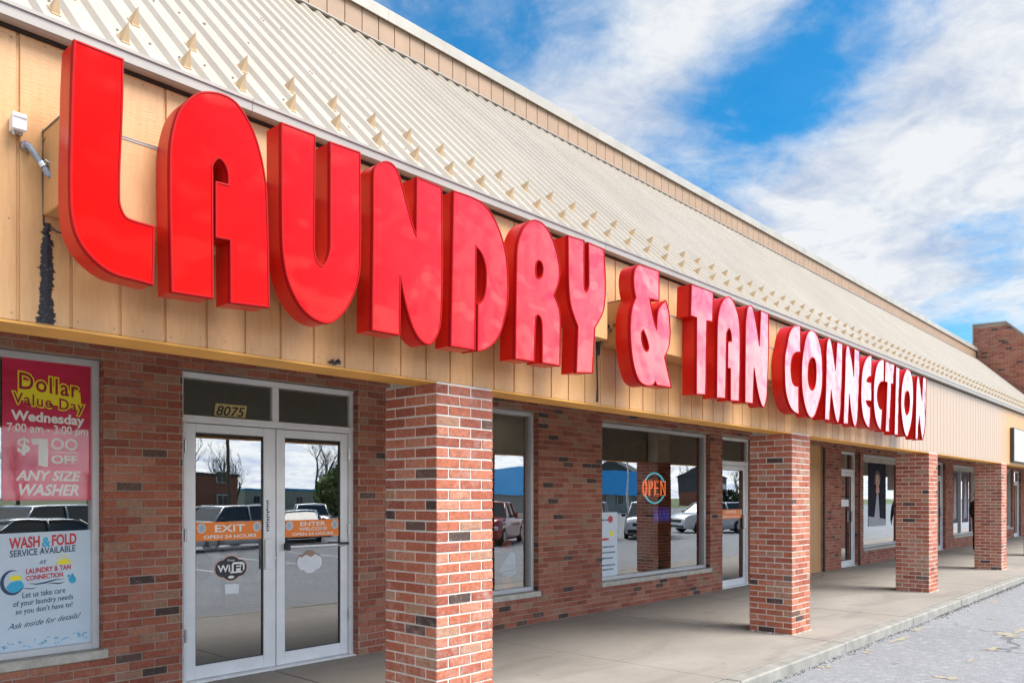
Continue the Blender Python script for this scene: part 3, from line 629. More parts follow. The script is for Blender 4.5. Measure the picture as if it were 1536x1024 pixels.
# tar smeared down a board seam
b=MB(); rt=random.Random(8); n=150; jl=jr=0
def tarx(z):
    f=(2.745-z)/.43
    return 1.180-.004*f, .010+.014*min(1,f*3)+.010*max(0,f-.75)*4
L_,R_=[],[]
for i in range(n):
    z=2.745-.43*i/(n-1); c,w0=tarx(z)
    jl=jl*.6+rt.uniform(-.0045,.0045); jr=jr*.6+rt.uniform(-.0045,.0045)
    sp=(rt.random()<.12)*rt.uniform(.004,.012); sq=(rt.random()<.12)*rt.uniform(.004,.012)
    L_.append((c-w0+jl-sp,z)); R_.append((c+w0+jr+sq,z))
for i in range(n-1):
    for (xa,za),(xb,zb),(xc,zc),(xd,zd),ya,yb in ((L_[i],((L_[i][0]+R_[i][0])/2,L_[i][1]),((L_[i+1][0]+R_[i+1][0])/2,L_[i+1][1]),L_[i+1],FY-.002,FY-.008),(((L_[i][0]+R_[i][0])/2,L_[i][1]),R_[i],R_[i+1],((L_[i+1][0]+R_[i+1][0])/2,L_[i+1][1]),FY-.008,FY-.002)):
        b.face([(xa,ya,za),(xb,yb,zb),(xc,yb,zc),(xd,ya,zd)],smooth=True)
b.build('tar_patch',M_TAR,BLD)

for pts,rd_ in (([(1.166,FY-.003,3.14),(1.164,FY-.003,2.95),(1.167,FY-.003,2.74)],.0035),([(1.185,FY-.006,2.735),(1.21,FY-.03,2.71),(1.25,FY-.05,2.70)],.004),
  ([(5.135,FY-.004,3.0),(5.13,FY-.004,2.7),(5.14,FY-.005,2.45),(5.137,FY-.004,2.33)],[.012,.006,.007,.012]),([(2.60,FY-.01,2.325),(2.62,FY-.02,2.337),(2.64,FY-.012,2.325),(2.66,FY-.02,2.340),(2.68,FY-.008,2.33)],[.004,.012,.010,.014,.006])):
    b=MB(); b.tube(pts,rd_,6); b.build('loose_cable',M_BLACK,BLD)

# ------------------------------------------------------------------ columns
CX=[-2.04,3.42,8.88,14.34,19.80,25.26,30.72,36.18]
lab={3.42:'nearest brick pillar, right of the double glass doors, with pale mortar',8.88:'second brick pillar from the camera, between the open-sign window and the tan panel',
14.34:'third brick pillar from the camera, in front of the window with the dark portrait poster',19.80:'fourth brick pillar from the camera, hiding most of a standing person',25.26:'farthest brick pillar, cut by the right edge of the photo'}
for x in CX:
    if x<0 or x>26: 
        continue
    t=thing('brick_column',(x+.254,4.01,0),lab[x],'pillar','brick pillars carrying the canopy edge')
    b=MB(); H=2.311; y0=3.762; W=.508; row0=1 if x<5 else rb.randrange(2)
    brick_field(b,(x,y0,0),(1,0,0),(0,-1,0),W,H,'column',row0=row0)
    brick_field(b,(x,y0+W,0),(0,-1,0),(-1,0,0),W,H,'column',row0=row0)
    brick_field(b,(x+W,y0,0),(0,1,0),(1,0,0),W,H,'column',row0=row0)
    brick_field(b,(x+W,y0+W,0),(-1,0,0),(0,1,0),W,H,'column',row0=row0)
    b.box(x,x+W,y0,y0+W,-.02,H-.001,1)
    b.box(x+.02,x+W-.02,4.02,y0+W-.02,H,2.948,1)
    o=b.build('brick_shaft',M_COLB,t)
    # mortar squeeze / broken bricks at the foot
    b=MB(); rc=random.Random(int(x*10))
    for i in range(16):
        a=rc.uniform(0,W); s_=rc.uniform(.008,.02)
        if rc.random()<.6: c=(x+a,y0-.006-rc.uniform(0,.02))
        else: c=(x-.006-rc.uniform(0,.02),y0+a)
        p=blob(c[0],c[1],s_,s_,7,.5,i); V=[(u,v,.0) for u,v in p]+[(c[0],c[1],s_*.6)]
        b.idx(V,[(k,(k+1)%7,7) for k in range(7)])
    b.build('mortar_crumbs',M_COLB[1],t)

# ------------------------------------------------------------------ text as mesh
def text_faces(body,shear=0,offset=0.0,space=1.0):
    cu=bpy.data.curves.new('t','FONT'); cu.body=body; cu.size=1; cu.shear=shear; cu.offset=offset; cu.space_character=space; cu.resolution_u=3; cu.fill_mode='FRONT'
    o=bpy.data.objects.new('t',cu); COL.objects.link(o)
    dg=bpy.context.evaluated_depsgraph_get(); dg.update()
    me=bpy.data.meshes.new_from_object(o.evaluated_get(dg))
    V=[(v.co.x,v.co.y) for v in me.vertices]; F=[tuple(p.vertices) for p in me.polygons]
    bpy.data.objects.remove(o); bpy.data.curves.remove(cu); bpy.data.meshes.remove(me)
    return V,F
def put_text(b,body,x0,x1,z0,cap,y,m=0,shear=0,offset=0.0,slope=0.0,ref=None,space=1.0,arc=0.0):
    """write on a wall facing -y; x0..x1 fitted width, z0 baseline, cap = capital height"""
    V,F=text_faces(body,shear,offset,space)
    W,_=text_faces(body,shear,0.0,space) if offset else (V,F)
    a=min(v[0] for v in W); c=max(v[0] for v in W); k=(x1-x0)/(c-a); kz=cap/.70
    V3=[]
    for vx,vy in V:
        x=x0+(vx-a)*k; f=(x-x0)/(x1-x0)
        V3.append((x,y,z0+vy*kz+slope*(x-x0)+arc*(1-(2*f-1)**2)))
    b.idx(V3,F,m)
def poly(b,pts,y,m=0):
    tr=tessellate_polygon([[Vector((p[0],p[1],0)) for p in pts]])
    b.idx([(p[0],y,p[1]) for p in pts],[tuple(t) for t in tr],m)
def ell(cx,cz,rx,rz,n=28,a0=0,a1=360):
    return [(cx+rx*math.cos(R(a0+(a1-a0)*k/n)),cz+rz*math.sin(R(a0+(a1-a0)*k/n))) for k in range(n if a1-a0==360 else n+1)]
def band(b,pts,w,y,m=0):
    """flat stroke of varying width through pts; w list or number"""
    n=len(pts); 
    if not isinstance(w,(list,tuple)): w=[w]*n
    L=[];Q=[]
    for i,(x,z) in enumerate(pts):
        x0,z0=pts[max(i-1,0)]; x1,z1=pts[min(i+1,n-1)]; dx,dz=x1-x0,z1-z0; l=math.hypot(dx,dz) or 1
        L.append((x-dz/l*w[i]/2,y,z+dx/l*w[i]/2)); Q.append((x+dz/l*w[i]/2,y,z-dx/l*w[i]/2))
    b.idx(L+Q,[(i,i+1,n+i+1,n+i) for i in range(n-1)],m)
def slab(b,x0,x1,z0,z1,y,t=.002,m=0): b.box(x0,x1,y,y+t,z0,z1,m)

# ------------------------------------------------------------------ channel-letter sign
YL,YB=3.415,3.552
def smooth(pts,seg=5):
    n=len(pts); out=[]
    for i in range(n):
        p0=pts[i-1]; p1=pts[i]; p2=pts[(i+1)%n]; p3=pts[(i+2)%n]
        out.append((p1[0],p1[1],p1[2]))
        if p1[2]==0 and p2[2]==0: continue
        if math.hypot(p2[0]-p1[0],p2[1]-p1[1])<.015: continue
        t1=((p2[0]-p0[0])/2,(p2[1]-p0[1])/2) if p1[2] else None
        t2=((p3[0]-p1[0])/2,(p3[1]-p1[1])/2) if p2[2] else None
        d=(p2[0]-p1[0],p2[1]-p1[1]); dl=math.hypot(*d)
        def lim(t):
            l=math.hypot(*t) or 1; k=min(1,1.2*dl/l); return (t[0]*k,t[1]*k)
        if t1 is None: t2=lim(t2); t1=(1.5*d[0]-.5*t2[0],1.5*d[1]-.5*t2[1])
        if t2 is None: t1=lim(t1); t2=(1.5*d[0]-.5*t1[0],1.5*d[1]-.5*t1[1])
        t1=lim(t1); t2=lim(t2)
        for k in range(1,seg):
            s_=k/seg; h1=2*s_**3-3*s_**2+1; h2=s_**3-2*s_**2+s_; h3=-2*s_**3+3*s_**2; h4=s_**3-s_**2
            out.append((h1*p1[0]+h2*t1[0]+h3*p2[0]+h4*t2[0],h1*p1[1]+h2*t1[1]+h3*p2[1]+h4*t2[1],1))
    return [(p[0],p[1]) for p in out]
def area(p): return sum(p[i-1][0]*p[i][1]-p[i][0]*p[i-1][1] for i in range(len(p)))/2
def offset(p,d):
    n=len(p); out=[]
    for i in range(n):
        a,b_,c=p[i-1],p[i],p[(i+1)%n]
        u=Vector((b_[0]-a[0],b_[1]-a[1])); v=Vector((c[0]-b_[0],c[1]-b_[1]))
        if u.length<1e-6 or v.length<1e-6: out.append(b_); continue
        u.normalize(); v.normalize(); n1=Vector((u.y,-u.x)); n2=Vector((v.y,-v.x)); h=n1+n2
        if h.length<.3: h=n1
        h.normalize(); k=min(2.0,1/max(.3,h.dot(n1)))
        out.append((b_[0]+h.x*d*k,b_[1]+h.y*d*k))
    return out
SIGN=thing('channel_letter_sign',(1.165,3.76,2.31),'big glossy red channel letter sign reading LAUNDRY & TAN CONNECTION on the fascia','shop sign')
for i,(ch,loops) in enumerate(LETTERS):
    lp=[smooth(l) for l in loops]
    lp=[l if (area(l)>0)==(j==0) else l[::-1] for j,l in enumerate(lp)]   # outer ccw, holes cw
    b=MB()
    ins=[offset(l,-.006) for l in lp]
    tr=tessellate_polygon([[Vector((p[0],p[1],0)) for p in l] for l in ins]); flat=[p for l in ins for p in l]
    # returns: the can itself
    for l in lp:
        n=len(l); V=[(p[0],YL+.018,p[1]) for p in l]+[(p[0],YB,p[1]) for p in l]
        b.idx(V,[(k,(k+1)%n,(k+1)%n+n,k+n) for k in range(n)])
    fl=[p for l in lp for p in l]; tb=tessellate_polygon([[Vector((p[0],p[1],0)) for p in l] for l in lp])
    b.idx([(p[0],YB,p[1]) for p in fl],[tuple(t) for t in tb])
    can=tag(b.build('letter',M_RET,SIGN),'red letter "%s" of the shop sign'%ch)
    b=MB(); b.idx([(p[0],YL,p[1]) for p in flat],[tuple(t) for t in tr]); b.build('face_panel',M_RED,can,off=ROFF[can.name])
    b=MB()
    for l in lp:
        n=len(l); A=offset(l,-.007); O=offset(l,.003); O2=offset(l,.002)
        V=[(p[0],YL-.001,p[1]) for p in A]+[(p[0],YL-.004,p[1]) for p in offset(l,-.005)]+[(p[0],YL-.003,p[1]) for p in O2]+[(p[0],YL+.001,p[1]) for p in O]+[(p[0],YL+.022,p[1]) for p in O]+[(p[0],YL+.022,p[1]) for p in l]
        F=[]
        for q in range(5): F+=[(q*n+k,q*n+(k+1)%n,(q+1)*n+(k+1)%n,(q+1)*n+k) for k in range(n)]
        b.idx(V,F)
    b.build('trim_cap',M_CAPR,can,off=ROFF[can.name])
b=MB(); b.bbox(1.165,4.99,3.556,FY-.001,2.775,3.128,.004)
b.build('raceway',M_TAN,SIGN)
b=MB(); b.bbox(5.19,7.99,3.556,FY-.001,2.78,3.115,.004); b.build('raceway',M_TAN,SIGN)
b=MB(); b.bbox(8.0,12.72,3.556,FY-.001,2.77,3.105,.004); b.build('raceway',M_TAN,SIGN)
b=MB()
for x0,x1 in ((1.16,4.99),(5.185,7.99),(8.0,12.72)): b.bbox(x0,x1,3.5535,3.5555,(3.118 if x0<5 else 3.105 if x0<8 else 3.095),(3.1275 if x0<5 else 3.1145 if x0<8 else 3.1045),.0006); b.bbox(x0,x1,3.553,FY-.001,(3.1285 if x0<5 else 3.1155 if x0<8 else 3.1055),(3.133 if x0<5 else 3.12 if x0<8 else 3.11),.001)
b.build('raceway_lid',M_TRIM,SIGN)
b=MB()
b.tube([(5.02,3.70,2.93),(5.10,3.68,2.92),(5.19,3.69,2.93)],.012,8); b.bbox(5.12,5.165,3.70,3.76,2.85,2.97,.004)
b.tube([(5.14,3.73,2.85),(5.13,3.74,2.80),(5.145,3.75,2.70)],[.012,.016,.007],6)
b.build('cable_gland',M_BLACK,SIGN)
b=MB(); b.tube([(5.188,3.72,3.0),(5.180,3.72,3.0)],.014,8); b.tube([(5.188,3.67,2.90),(5.176,3.66,2.89)],.012,8); b.tube([(5.188,3.63,2.93),(5.176,3.63,2.93)],.010,8)
b.build('raceway_bolt',simple('rusty_bolt',(.22,.13,.05),.6),SIGN)
# grey junction box, conduit and bent nail on the left of the fascia
jb=thing('junction_box',(1.06,FY,3.07),'small white weatherproof junction box with a lid on the siding left of the first letter','junction box')
b=MB(); b.bbox(1.036,1.084,3.710,FY-.001,3.086,3.150,.005); b.build('housing',M_WHITE,jb)
b=MB(); b.bbox(1.033,1.087,3.697,3.710,3.083,3.153,.004); b.bbox(1.036,1.084,3.692,3.697,3.132,3.144,.002); b.build('cover_plate',M_ALUW,jb)
b=MB(); b.tube([(1.048,3.735,3.086),(1.048,3.735,3.070)],.008,8); b.tube([(1.072,3.735,3.086),(1.072,3.735,3.074)],.008,8); b.build('screw_hub',M_STEEL,jb)
cd=thing('conduit',(1.11,FY,3.02),'short bent grey conduit running from the siding into the sign box beside the letter L','conduit')
b=MB(); pts=[(1.098,3.764,3.045),(1.098,3.742,3.045),(1.103,3.725,3.035),(1.125,3.712,2.995),(1.150,3.700,2.955),(1.160,3.690,2.93),(1.172,3.68,2.918)]
b.tube(pts,.0135,12); b.build('pipe',simple('conduit_grey',(.24,.27,.31),.45,var=.25,nscale=40),cd)
b=MB(); b.tube([(1.098,3.762,3.045),(1.098,3.745,3.045)],[.024,.020],10); b.build('coupling',M_STEEL,cd); b=MB(); b.tube([(1.140,3.706,2.975),(1.150,3.700,2.957)],.0175,10); b.build('coupling',M_STEEL,cd); b=MB(); b.tube([(1.155,3.70,2.99),(1.175,3.69,2.975),(1.180,3.69,2.96)],.0045,6); b.build('clamp_screw',M_STEEL,cd)
b=MB(); b.tube([(1.165,3.755,3.085),(1.168,3.72,3.098),(1.178,3.685,3.122),(1.181,3.68,3.145)],.0035,6); b.tube([(1.166,3.76,3.06),(1.166,3.758,3.10)],.004,6)
tag(b.build('bent_wire',simple('rusty_wire',(.16,.09,.05),.6)),'rusty bent wire sticking out of the siding above the grey conduit','wire')

# ------------------------------------------------------------------ shopfront frames, glass, doors
FRY=6.555
def frame_rect(b,x0,x1,z0,z1,w_=.05,d=.10,y=FRY,wb=None):
    wb=wb or w_
    b.bbox(x0,x0+w_,y,y+d,z0,z1,.003); b.bbox(x1-w_,x1,y,y+d,z0,z1,.003)
    b.bbox(x0+w_+.0005,x1-w_-.0005,y+.001,y+d-.001,z1-w_,z1,.003); b.bbox(x0+w_+.0005,x1-w_-.0005,y+.001,y+d-.001,z0,z0+wb,.003)
def pane(parent,x0,x1,z0,z1,y=FRY+.05,mat=None):
    b=MB(); b.face([(x0,y,z0),(x1,y,z0),(x1,y,z1),(x0,y,z1)]); return b.build('pane',mat or M_GLASS,parent,off=ROFF[parent.name])
def window(x0,x1,z0,z1,mulls=(),header=0):
    b=MB(); frame_rect(b,x0+.004,x1-.004,z0+.002,z1-.004)
    for mx in mulls: b.bbox(mx-.025,mx+.025,FRY+.002,FRY+.098,z0+.05,z1-.05,.003)
    w_=b.build('window',M_ALU,BLD)
    xs=[x0+.04]+list(mulls)+[x1-.04]
    for a,c in zip(xs[:-1],xs[1:]): pane(w_,a,c,z0+.04,z1-.04)
    if header:
        b=MB(); b.box(x0+.05,x1-.05,FRY+.03,FRY+.045,z1-.05-header,z1-.05); b.build('header_panel',simple('beige_header',(.46,.42,.35),.6),w_,off=ROFF[w_.name])
    return w_
W1=window(-1.3,2.43,.40,2.64,(0.6,))
W2=window(5.55,7.61,.40,2.64)
W3=window(8.96,12.01,.40,2.62)
W4=window(19.345,22.4,.37,2.59,(),.13)
W5=window(27.34,30.4,.37,2.58,(28.6,),.12)
W6=window(32.6,36.12,.4,2.64,(34.3,),.1)
W7=window(39,43,.4,2.6,(41,))
def leaf(door,x0,x1,z0,z1,y=6.585,st=.085,br=.115,tr_=.075):
    b=MB(); d=.045
    b.bbox(x0,x0+st,y,y+d,z0,z1,.003); b.bbox(x1-st,x1,y,y+d,z0,z1,.003)
    b.bbox(x0+st+.0005,x1-st-.0005,y+.001,y+d-.001,z1-tr_,z1,.003); b.bbox(x0+st+.0005,x1-st-.0005,y+.001,y+d-.001,z0,z0+br,.003)
    o=b.build('door_leaf',M_ALUW,door,off=ROFF[door.name])
    b=MB(); g=.007 # dark gasket
    X0_,X1_,Z0_,Z1_=x0+st,x1-st,z0+br,z1-tr_
    b.box(X0_,X0_+g,y+.012,y+.03,Z0_,Z1_); b.box(X1_-g*1.6,X1_,y+.012,y+.03,Z0_,Z1_); b.box(X0_+g,X1_-g*1.6,y+.012,y+.03,Z1_-g,Z1_); b.box(X0_+g,X1_-g*1.6,y+.012,y+.03,Z0_,Z0_+g)
    b.build('gasket',M_BLACK,door,off=ROFF[door.name])
    pane(door,X0_,X1_,Z0_,Z1_,y+.022)
    return o
def doorset(x0,x1,top,leaves,transz=(2.215,2.27),tm=None,trans_mat=None,single_frame=.045):
    b=MB()
    b.bbox(x0+.003,x0+single_frame,FRY,FRY+.11,0,top-.004,.003); b.bbox(x1-single_frame,x1-.003,FRY,FRY+.11,0,top-.004,.003)
    b.bbox(x0+single_frame+.001,x1-single_frame-.001,FRY+.001,FRY+.109,top-.054,top-.005,.003)
    b.bbox(x0+single_frame+.001,x1-single_frame-.001,FRY+.001,FRY+.109,transz[0],transz[1],.003)
    b.bbox(x0-.0,x1+.0,FRY-.012,FRY-.0005,top-.022,top-.006,.002)
    b.bbox(x0+.0,x1-.0,FRY-.010,FRY-.0005,transz[1]-.022,transz[1]+.004,.002)
    if tm: b.bbox(tm[0],tm[1],FRY+.002,FRY+.108,transz[1]+.001,top-.055,.003)
    b.bbox(x0+.003,x1-.003,6.50,6.69,-.01,.012,.003)
    d=b.build('door',M_ALUW,BLD)
    xs=[x0+single_frame]+([ (tm[0]+tm[1])/2 ] if tm else [])+[x1-single_frame]
    for a,c in zip(xs[:-1],xs[1:]): pane(d,a,c,transz[1],top-.05,FRY+.03)
    if trans_mat:
        b=MB(); b.box(x0+.04,x1-.04,FRY+.045,FRY+.055,transz[1],top-.05); b.build('transom_panel',trans_mat,d,off=ROFF[d.name])
    for a,c in leaves: leaf(d,a,c,.016,transz[0]-.006)
    return d
D1=doorset(3.05,4.84,2.64,((3.13,3.945),(3.995,4.79)),(2.21,2.265),(3.932,4.0),M_TRANS)
o=off=ROFF[D1.name]
def dpart(name,mb,mat,door=None): door=door or D1; return mb.build(name,mat,door,off=ROFF[door.name])
b=MB(); b.bbox(3.105,3.125,6.57,6.63,.012,2.205,.003); b.bbox(3.950,3.990,6.60,6.65,.012,2.205,.003); dpart('astragal',b,M_ALUW)
b=MB()
for z in (.35,1.2,1.95): b.tube([(3.118,6.565,z),(3.118,6.565,z+.11)],.011,8); b.tube([(4.797,6.572,z),(4.797,6.572,z+.11)],.011,8)
dpart('hinge',b,M_STEEL)
b=MB(); b.bbox(3.235,3.86,6.66,6.685,1.105,1.15,.006); dpart('push_bar',b,M_STEEL)
b=MB(); b.bbox(4.09,4.72,6.520,6.545,1.095,1.128,.007); dpart('pull_bar',b,M_STEEL)
b=MB(); b.bbox(4.065,4.10,6.515,6.586,1.08,1.143,.005); b.bbox(4.62,4.76,6.518,6.586,1.105,1.13,.005); dpart('bar_end_bracket',b,M_BLACK)
b=MB(); b.bbox(3.855,3.940,6.545,6.560,.915,1.19,.004); b.box(3.862,3.933,6.56,6.584,.93,1.175); dpart('pull_plate',b,M_ALUW)
b=MB(); b.tube([(3.955,6.55,1.02),(3.955,6.585,1.02)],.014,12); dpart('lock_cylinder',b,M_STEEL)
b=MB(); r8=random.Random(4); z=1.545
while z>1.27:
    h=r8.uniform(.010,.020); x=3.888; 
    b.box(x+r8.uniform(-.004,.004),x+.016+r8.uniform(-.006,.004),6.5815,6.583,z-h,z); 
    if r8.random()<.6: b.box(x+.02,x+.024+r8.uniform(0,.006),6.5815,6.583,z-h*.7,z-.002)
    z-=h+.006
tag(b.build('worn_sticker',M_BLACK),'narrow vertical strip of worn black lettering on the aluminium stile between the door leaves','sticker')
D2=doorset(12.43,13.56,2.62,((12.48,13.51),),(2.13,2.20))
D3=doorset(17.94,19.0,2.6,((17.99,18.95),),(2.13,2.2))
D4=doorset(25.35,26.45,2.6,((25.40,26.40),),(2.13,2.2))
D5=doorset(36.37,37.75,2.6,((36.42,37.7),),(2.13,2.2))
for D_,x in ((D2,13.40),(D3,18.85),(D4,26.3)):
    b=MB(); b.bbox(x,x+.05,6.545,6.583,1.0,1.25,.004); dpart('pull_plate',b,M_ALUW,D_)
b=MB(); b.bbox(12.55,13.45,6.655,6.68,1.10,1.14,.005); dpart('push_bar',b,M_STEEL,D2)

# ------------------------------------------------------------------ rooms behind the glass
b=MB()
V=[(-4.5,6.71,-.02),(44,6.71,-.02),(44,15,-.02),(-4.5,15,-.02)]; b.face(V)
b.build('shop_floor',M_INTF,BLD)
b=MB(); b.box(-4.6,44,15,15.1,-.1,3); b.box(-4.6,-4.5,6.70,15,-.1,3); b.box(44,44.1,6.7,15,-.1,3); b.box(8.2,8.3,6.71,15,-.02,2.9); b.box(14.9,15.0,6.71,15,-.02,2.9); b.box(24,24.1,6.71,15,-.02,2.9); b.box(32,32.1,6.71,15,-.02,2.9)
b.build('shop_inner_walls',M_INT,BLD)
b=MB(); b.box(-4.6,44.1,6.702,15.1,2.80,2.9); b.build('shop_ceiling',simple('shop_ceiling',(.38,.36,.32),.8),BLD)
b=MB()
for x in (8.96,): 
    for k in range(6): b.box(8.5,14.8,7.0+k*.62,7.03+k*.62,2.785,2.799)
b.build('ceiling_runner',M_TRIM,BLD)
def lamp(x,y,lx=1.15,ly=.28,lab='lit fluorescent ceiling light seen through the narrow dark window'):
    t=thing('ceiling_light',(x,y,2.78),lab,'ceiling light')
    b=MB(); frame=b; b.box(x-lx/2,x+lx/2,y-ly/2,y+ly/2,2.755,2.799); b.build('housing',M_WHITE,t)
    b=MB(); b.box(x-lx/2+.02,x+lx/2-.02,y-ly/2+.02,y+ly/2-.02,2.748,2.7545); b.build('diffuser',simple('lamp_diffuser',(.8,.8,.75),.5,emis=(1,.93,.78),estr=2.2),t)
lamp(8.0-.6,7.75)
# washers along a low partition, just readable in the dark room
def washer(x,y,lab):
    t=thing('washing_machine',(x,y,0),lab,'washing machine','washing machines inside the laundry')
    b=MB(); b.bbox(x-.36,x+.36,y,y+.75,0,1.15,.02); b.build('cabinet',simple('washer_steel',(.42,.43,.45),.35,.3),t)
    b=MB(); b.tube([(x,y-.03,.60),(x,y,.60)],[.20,.23],24); b.build('door_ring',M_BLACK,t)
    b=MB(); b.box(x-.34,x+.34,y-.008,y-.001,.95,1.12); b.build('control_panel',simple('washer_orange',(.75,.25,.06),.5),t)
for k in range(5): washer(2.4+.78*k+ .6,10.9,'front loading washer inside the laundry, seen dimly through the entrance doors')

# ------------------------------------------------------------------ stickers and posters
M_OR=simple('orange_vinyl',(.95,.24,.015),.4,var=.03)
M_INK=simple('white_ink',(.88,.87,.83),.45,var=.02)
M_NAVY=simple('navy_ink',(.025,.06,.13),.5,var=.02)
M_REDI=simple('red_ink',(.62,.03,.04),.45,var=.03)
M_YEL=simple('yellow_ink',(.95,.80,.03),.45,var=.04)
M_CYAN=simple('cyan_ink',(.03,.42,.66),.45,var=.05)
YS=6.6035  # just outside of the door glass
def door_band(x0,x1,z0,z1,lines,lab,y=YS):
    t=thing('door_sticker',((x0+x1)/2,y,z0),lab,'sticker')
    b=MB(); slab(b,x0,x1,z0,z1,y,.0012); b.build('band',M_OR,t)
    b=MB(); h=z1-z0
    for cx in (x0+.055,x1-.055): poly(b,ell(cx,z1-.052,.040,.044),y-.0006)
    b.build('seal',simple('pale_seal',(.62,.66,.70),.5),t)
    b=MB()
    for cx in (x0+.055,x1-.055):
        for q in range(7):
            a=q*2*PI/7; band(b,[(cx+.006*math.cos(a),z1-.052+.006*math.sin(a)),(cx+.030*math.cos(a),z1-.052+.033*math.sin(a))],.006,y-.0011)
    b.build('seal_mark',simple('seal_grey',(.25,.3,.36),.5),t)
    b=MB()
    for (s_,a,c,zb,cap) in lines: put_text(b,s_,x0+a*(x1-x0),x0+c*(x1-x0),z0+zb,cap,y-.001,offset=.018)
    b.build('lettering',M_INK,t)
door_band(3.222,3.858,1.196,1.358,[('EXIT',.28,.72,.075,.062),('OPEN 24 HOURS',.12,.90,.018,.030)],'orange band sticker reading EXIT across the left glass door')
door_band(4.083,4.703,1.196,1.358,[('ENTER',.28,.73,.105,.038),('WELCOME',.26,.76,.060,.030),('OPEN 24 HOURS',.14,.88,.014,.026)],'orange band sticker reading ENTER WELCOME across the right glass door')
door_band(12.57,13.42,1.196,1.358,[('ENTER',.28,.73,.095,.045),('OPEN 24 HOURS',.14,.88,.018,.030)],'faded orange band sticker on the door beside the open-sign window')
# 8075
t=thing('house_number',(3.54,6.575,2.28),'yellow strip with black italic numbers 8075 on the transom over the doors','house number')
b=MB(); tz=.0; poly(b,[(3.375,2.282),(3.672,2.282),(3.69,2.392),(3.393,2.392)],6.5795); b.build('strip',simple('gold_strip',(.55,.42,.16),.5),t)
b=MB(); put_text(b,'8075',3.40,3.665,2.292,.082,6.5785,shear=.25,offset=.015); b.build('digits',M_BLACK,t)
# wifi plaque
def plaque(cx,cz,w_,h):
    pts=[]
    for k in range(72):
        a=2*PI*k/72; c,s_=math.cos(a),math.sin(a)
        r1=1/max(abs(c)/1.0,abs(s_)/1.0,1e-6)
        f=.80+.20*max(abs(math.cos(2*a))**3,0)
        pts.append((cx+w_/2*c*f*(1 if abs(c)>.7 else 1),cz+h/2*s_*f*1.0))
    return pts
t=thing('wifi_sticker',(3.555,YS,.83),'dark plaque-shaped sticker reading Free WiFi on the left glass door','sticker')
cx,cz=3.550,.945
def cloud(cx,cz,w_,h,s=1.0):
    """plaque with a rounded body, rounded top and bottom bulges"""
    import itertools
    pts=[]
    for k in range(96):
        a=2*PI*k/96; dx,dz=math.cos(a),math.sin(a); best=0
        for (ex,ez,rx,rz) in ((0,0,.33*w_,.5*h),(-.27*w_,0,.23*w_,.34*h),(.27*w_,0,.23*w_,.34*h),(0,0,.42*w_,.36*h)):
            A=(dx/rx)**2+(dz/rz)**2; B=-2*(dx*ex/rx**2+dz*ez/rz**2); C_=(ex/rx)**2+(ez/rz)**2-1
            D_=B*B-4*A*C_
            if D_>=0: best=max(best,(-B+math.sqrt(D_))/(2*A))
        pts.append((cx+dx*best*s,cz+dz*best*s))
    return pts
b=MB(); poly(b,cloud(cx,cz,.315,.232),YS); b.build('border',simple('pale_orange_ink',(.75,.42,.30),.5),t)
b=MB(); poly(b,cloud(cx,cz,.300,.217),YS-.0005); b.build('plate',simple('charcoal_ink',(.03,.03,.035),.5),t)
b=MB(); put_text(b,'Wi',cx-.125,cx-.012,cz-.028,.060,YS-.0015,offset=.03); put_text(b,'Free',cx-.032,cx+.032,cz+.062,.020,YS-.0015)
r_=[(cx+.0,cz-.045),(cx+.10,cz-.045),(cx+.128,cz-.015),(cx+.128,cz+.035),(cx+.105,cz+.052),(cx+.02,cz+.052),(cx+.006,cz+.035),(cx+.006,cz-.02),(cx-.012,cz-.045)]
poly(b,r_,YS-.001); poly(b,ell(cx+.0,cz-.078,.03,.013),YS-.001); b.build('white_lettering',M_INK,t)
b=MB(); put_text(b,'Fi',cx+.028,cx+.110,cz-.028,.060,YS-.002,offset=.03); b.build('dark_lettering',M_BLACK,t)
b=MB(); poly(b,[(3.49,.722),(3.622,.716),(3.626,.80),(3.488,.808)],YS); b.box(3.606,3.612,YS-.001,YS,.708,.73)
tag(b.build('paper_label',M_WHITE),'small blank white paper label below the WiFi sticker on the left door','label')
t=thing('blank_plaque_sticker',(4.36,YS,.84),'white plaque-shaped sticker back on the right glass door','sticker')
b=MB(); poly(b,cloud(4.36,.955,.285,.222),YS+.0003); b.build('border',simple('brown_ink',(.35,.22,.16),.5),t)
b=MB(); pts=[(p[0],min(p[1],1.012+.01*math.sin(60*p[0]))) for p in cloud(4.36,.950,.280,.214)]; poly(b,pts,YS-.0005); b.build('backing',M_WHITE,t)

# Dollar Value Day poster (inside the left window)
YP=6.596
t=thing('dollar_value_poster',(2.09,YP,1.55),'red poster reading Dollar Value Day Wednesday taped high inside the left window','poster')
m,nt_=newmat('poster_red'); P=pos(nt_); cc=nt_.mix(nt_.ramp(nt_.noise(nt_.scale(P,(.6,1,6)),4,5,.6),[(.35,0.0),(.7,1.0)]),(.55,.008,.05),(.72,.015,.09)); pp=principled(nt_,cc,.35,coat=1.0); pp.inputs['Coat IOR'].default_value=1.6; pp.inputs['Coat Roughness'].default_value=.03
b=MB(); slab(b,1.775,2.392,1.55,2.60,YP,.002); b.build('sheet',m,t)
x0,x1=1.80,2.38
b=MB()
for off_,kk in ((.075,M_YEL),):
    put_text(b,'Dollar',1.885,2.285,2.372,.120,YP-.0012,offset=.075,slope=-.085,space=1.12); put_text(b,'Value Day',1.845,2.325,2.262,.082,YP-.0016,offset=.09,slope=-.07,space=1.15)
    poly(b,[(1.87,2.29),(2.31,2.25),(2.30,2.38),(1.88,2.44)],YP-.001)
b.build('yellow_outline',M_YEL,t)
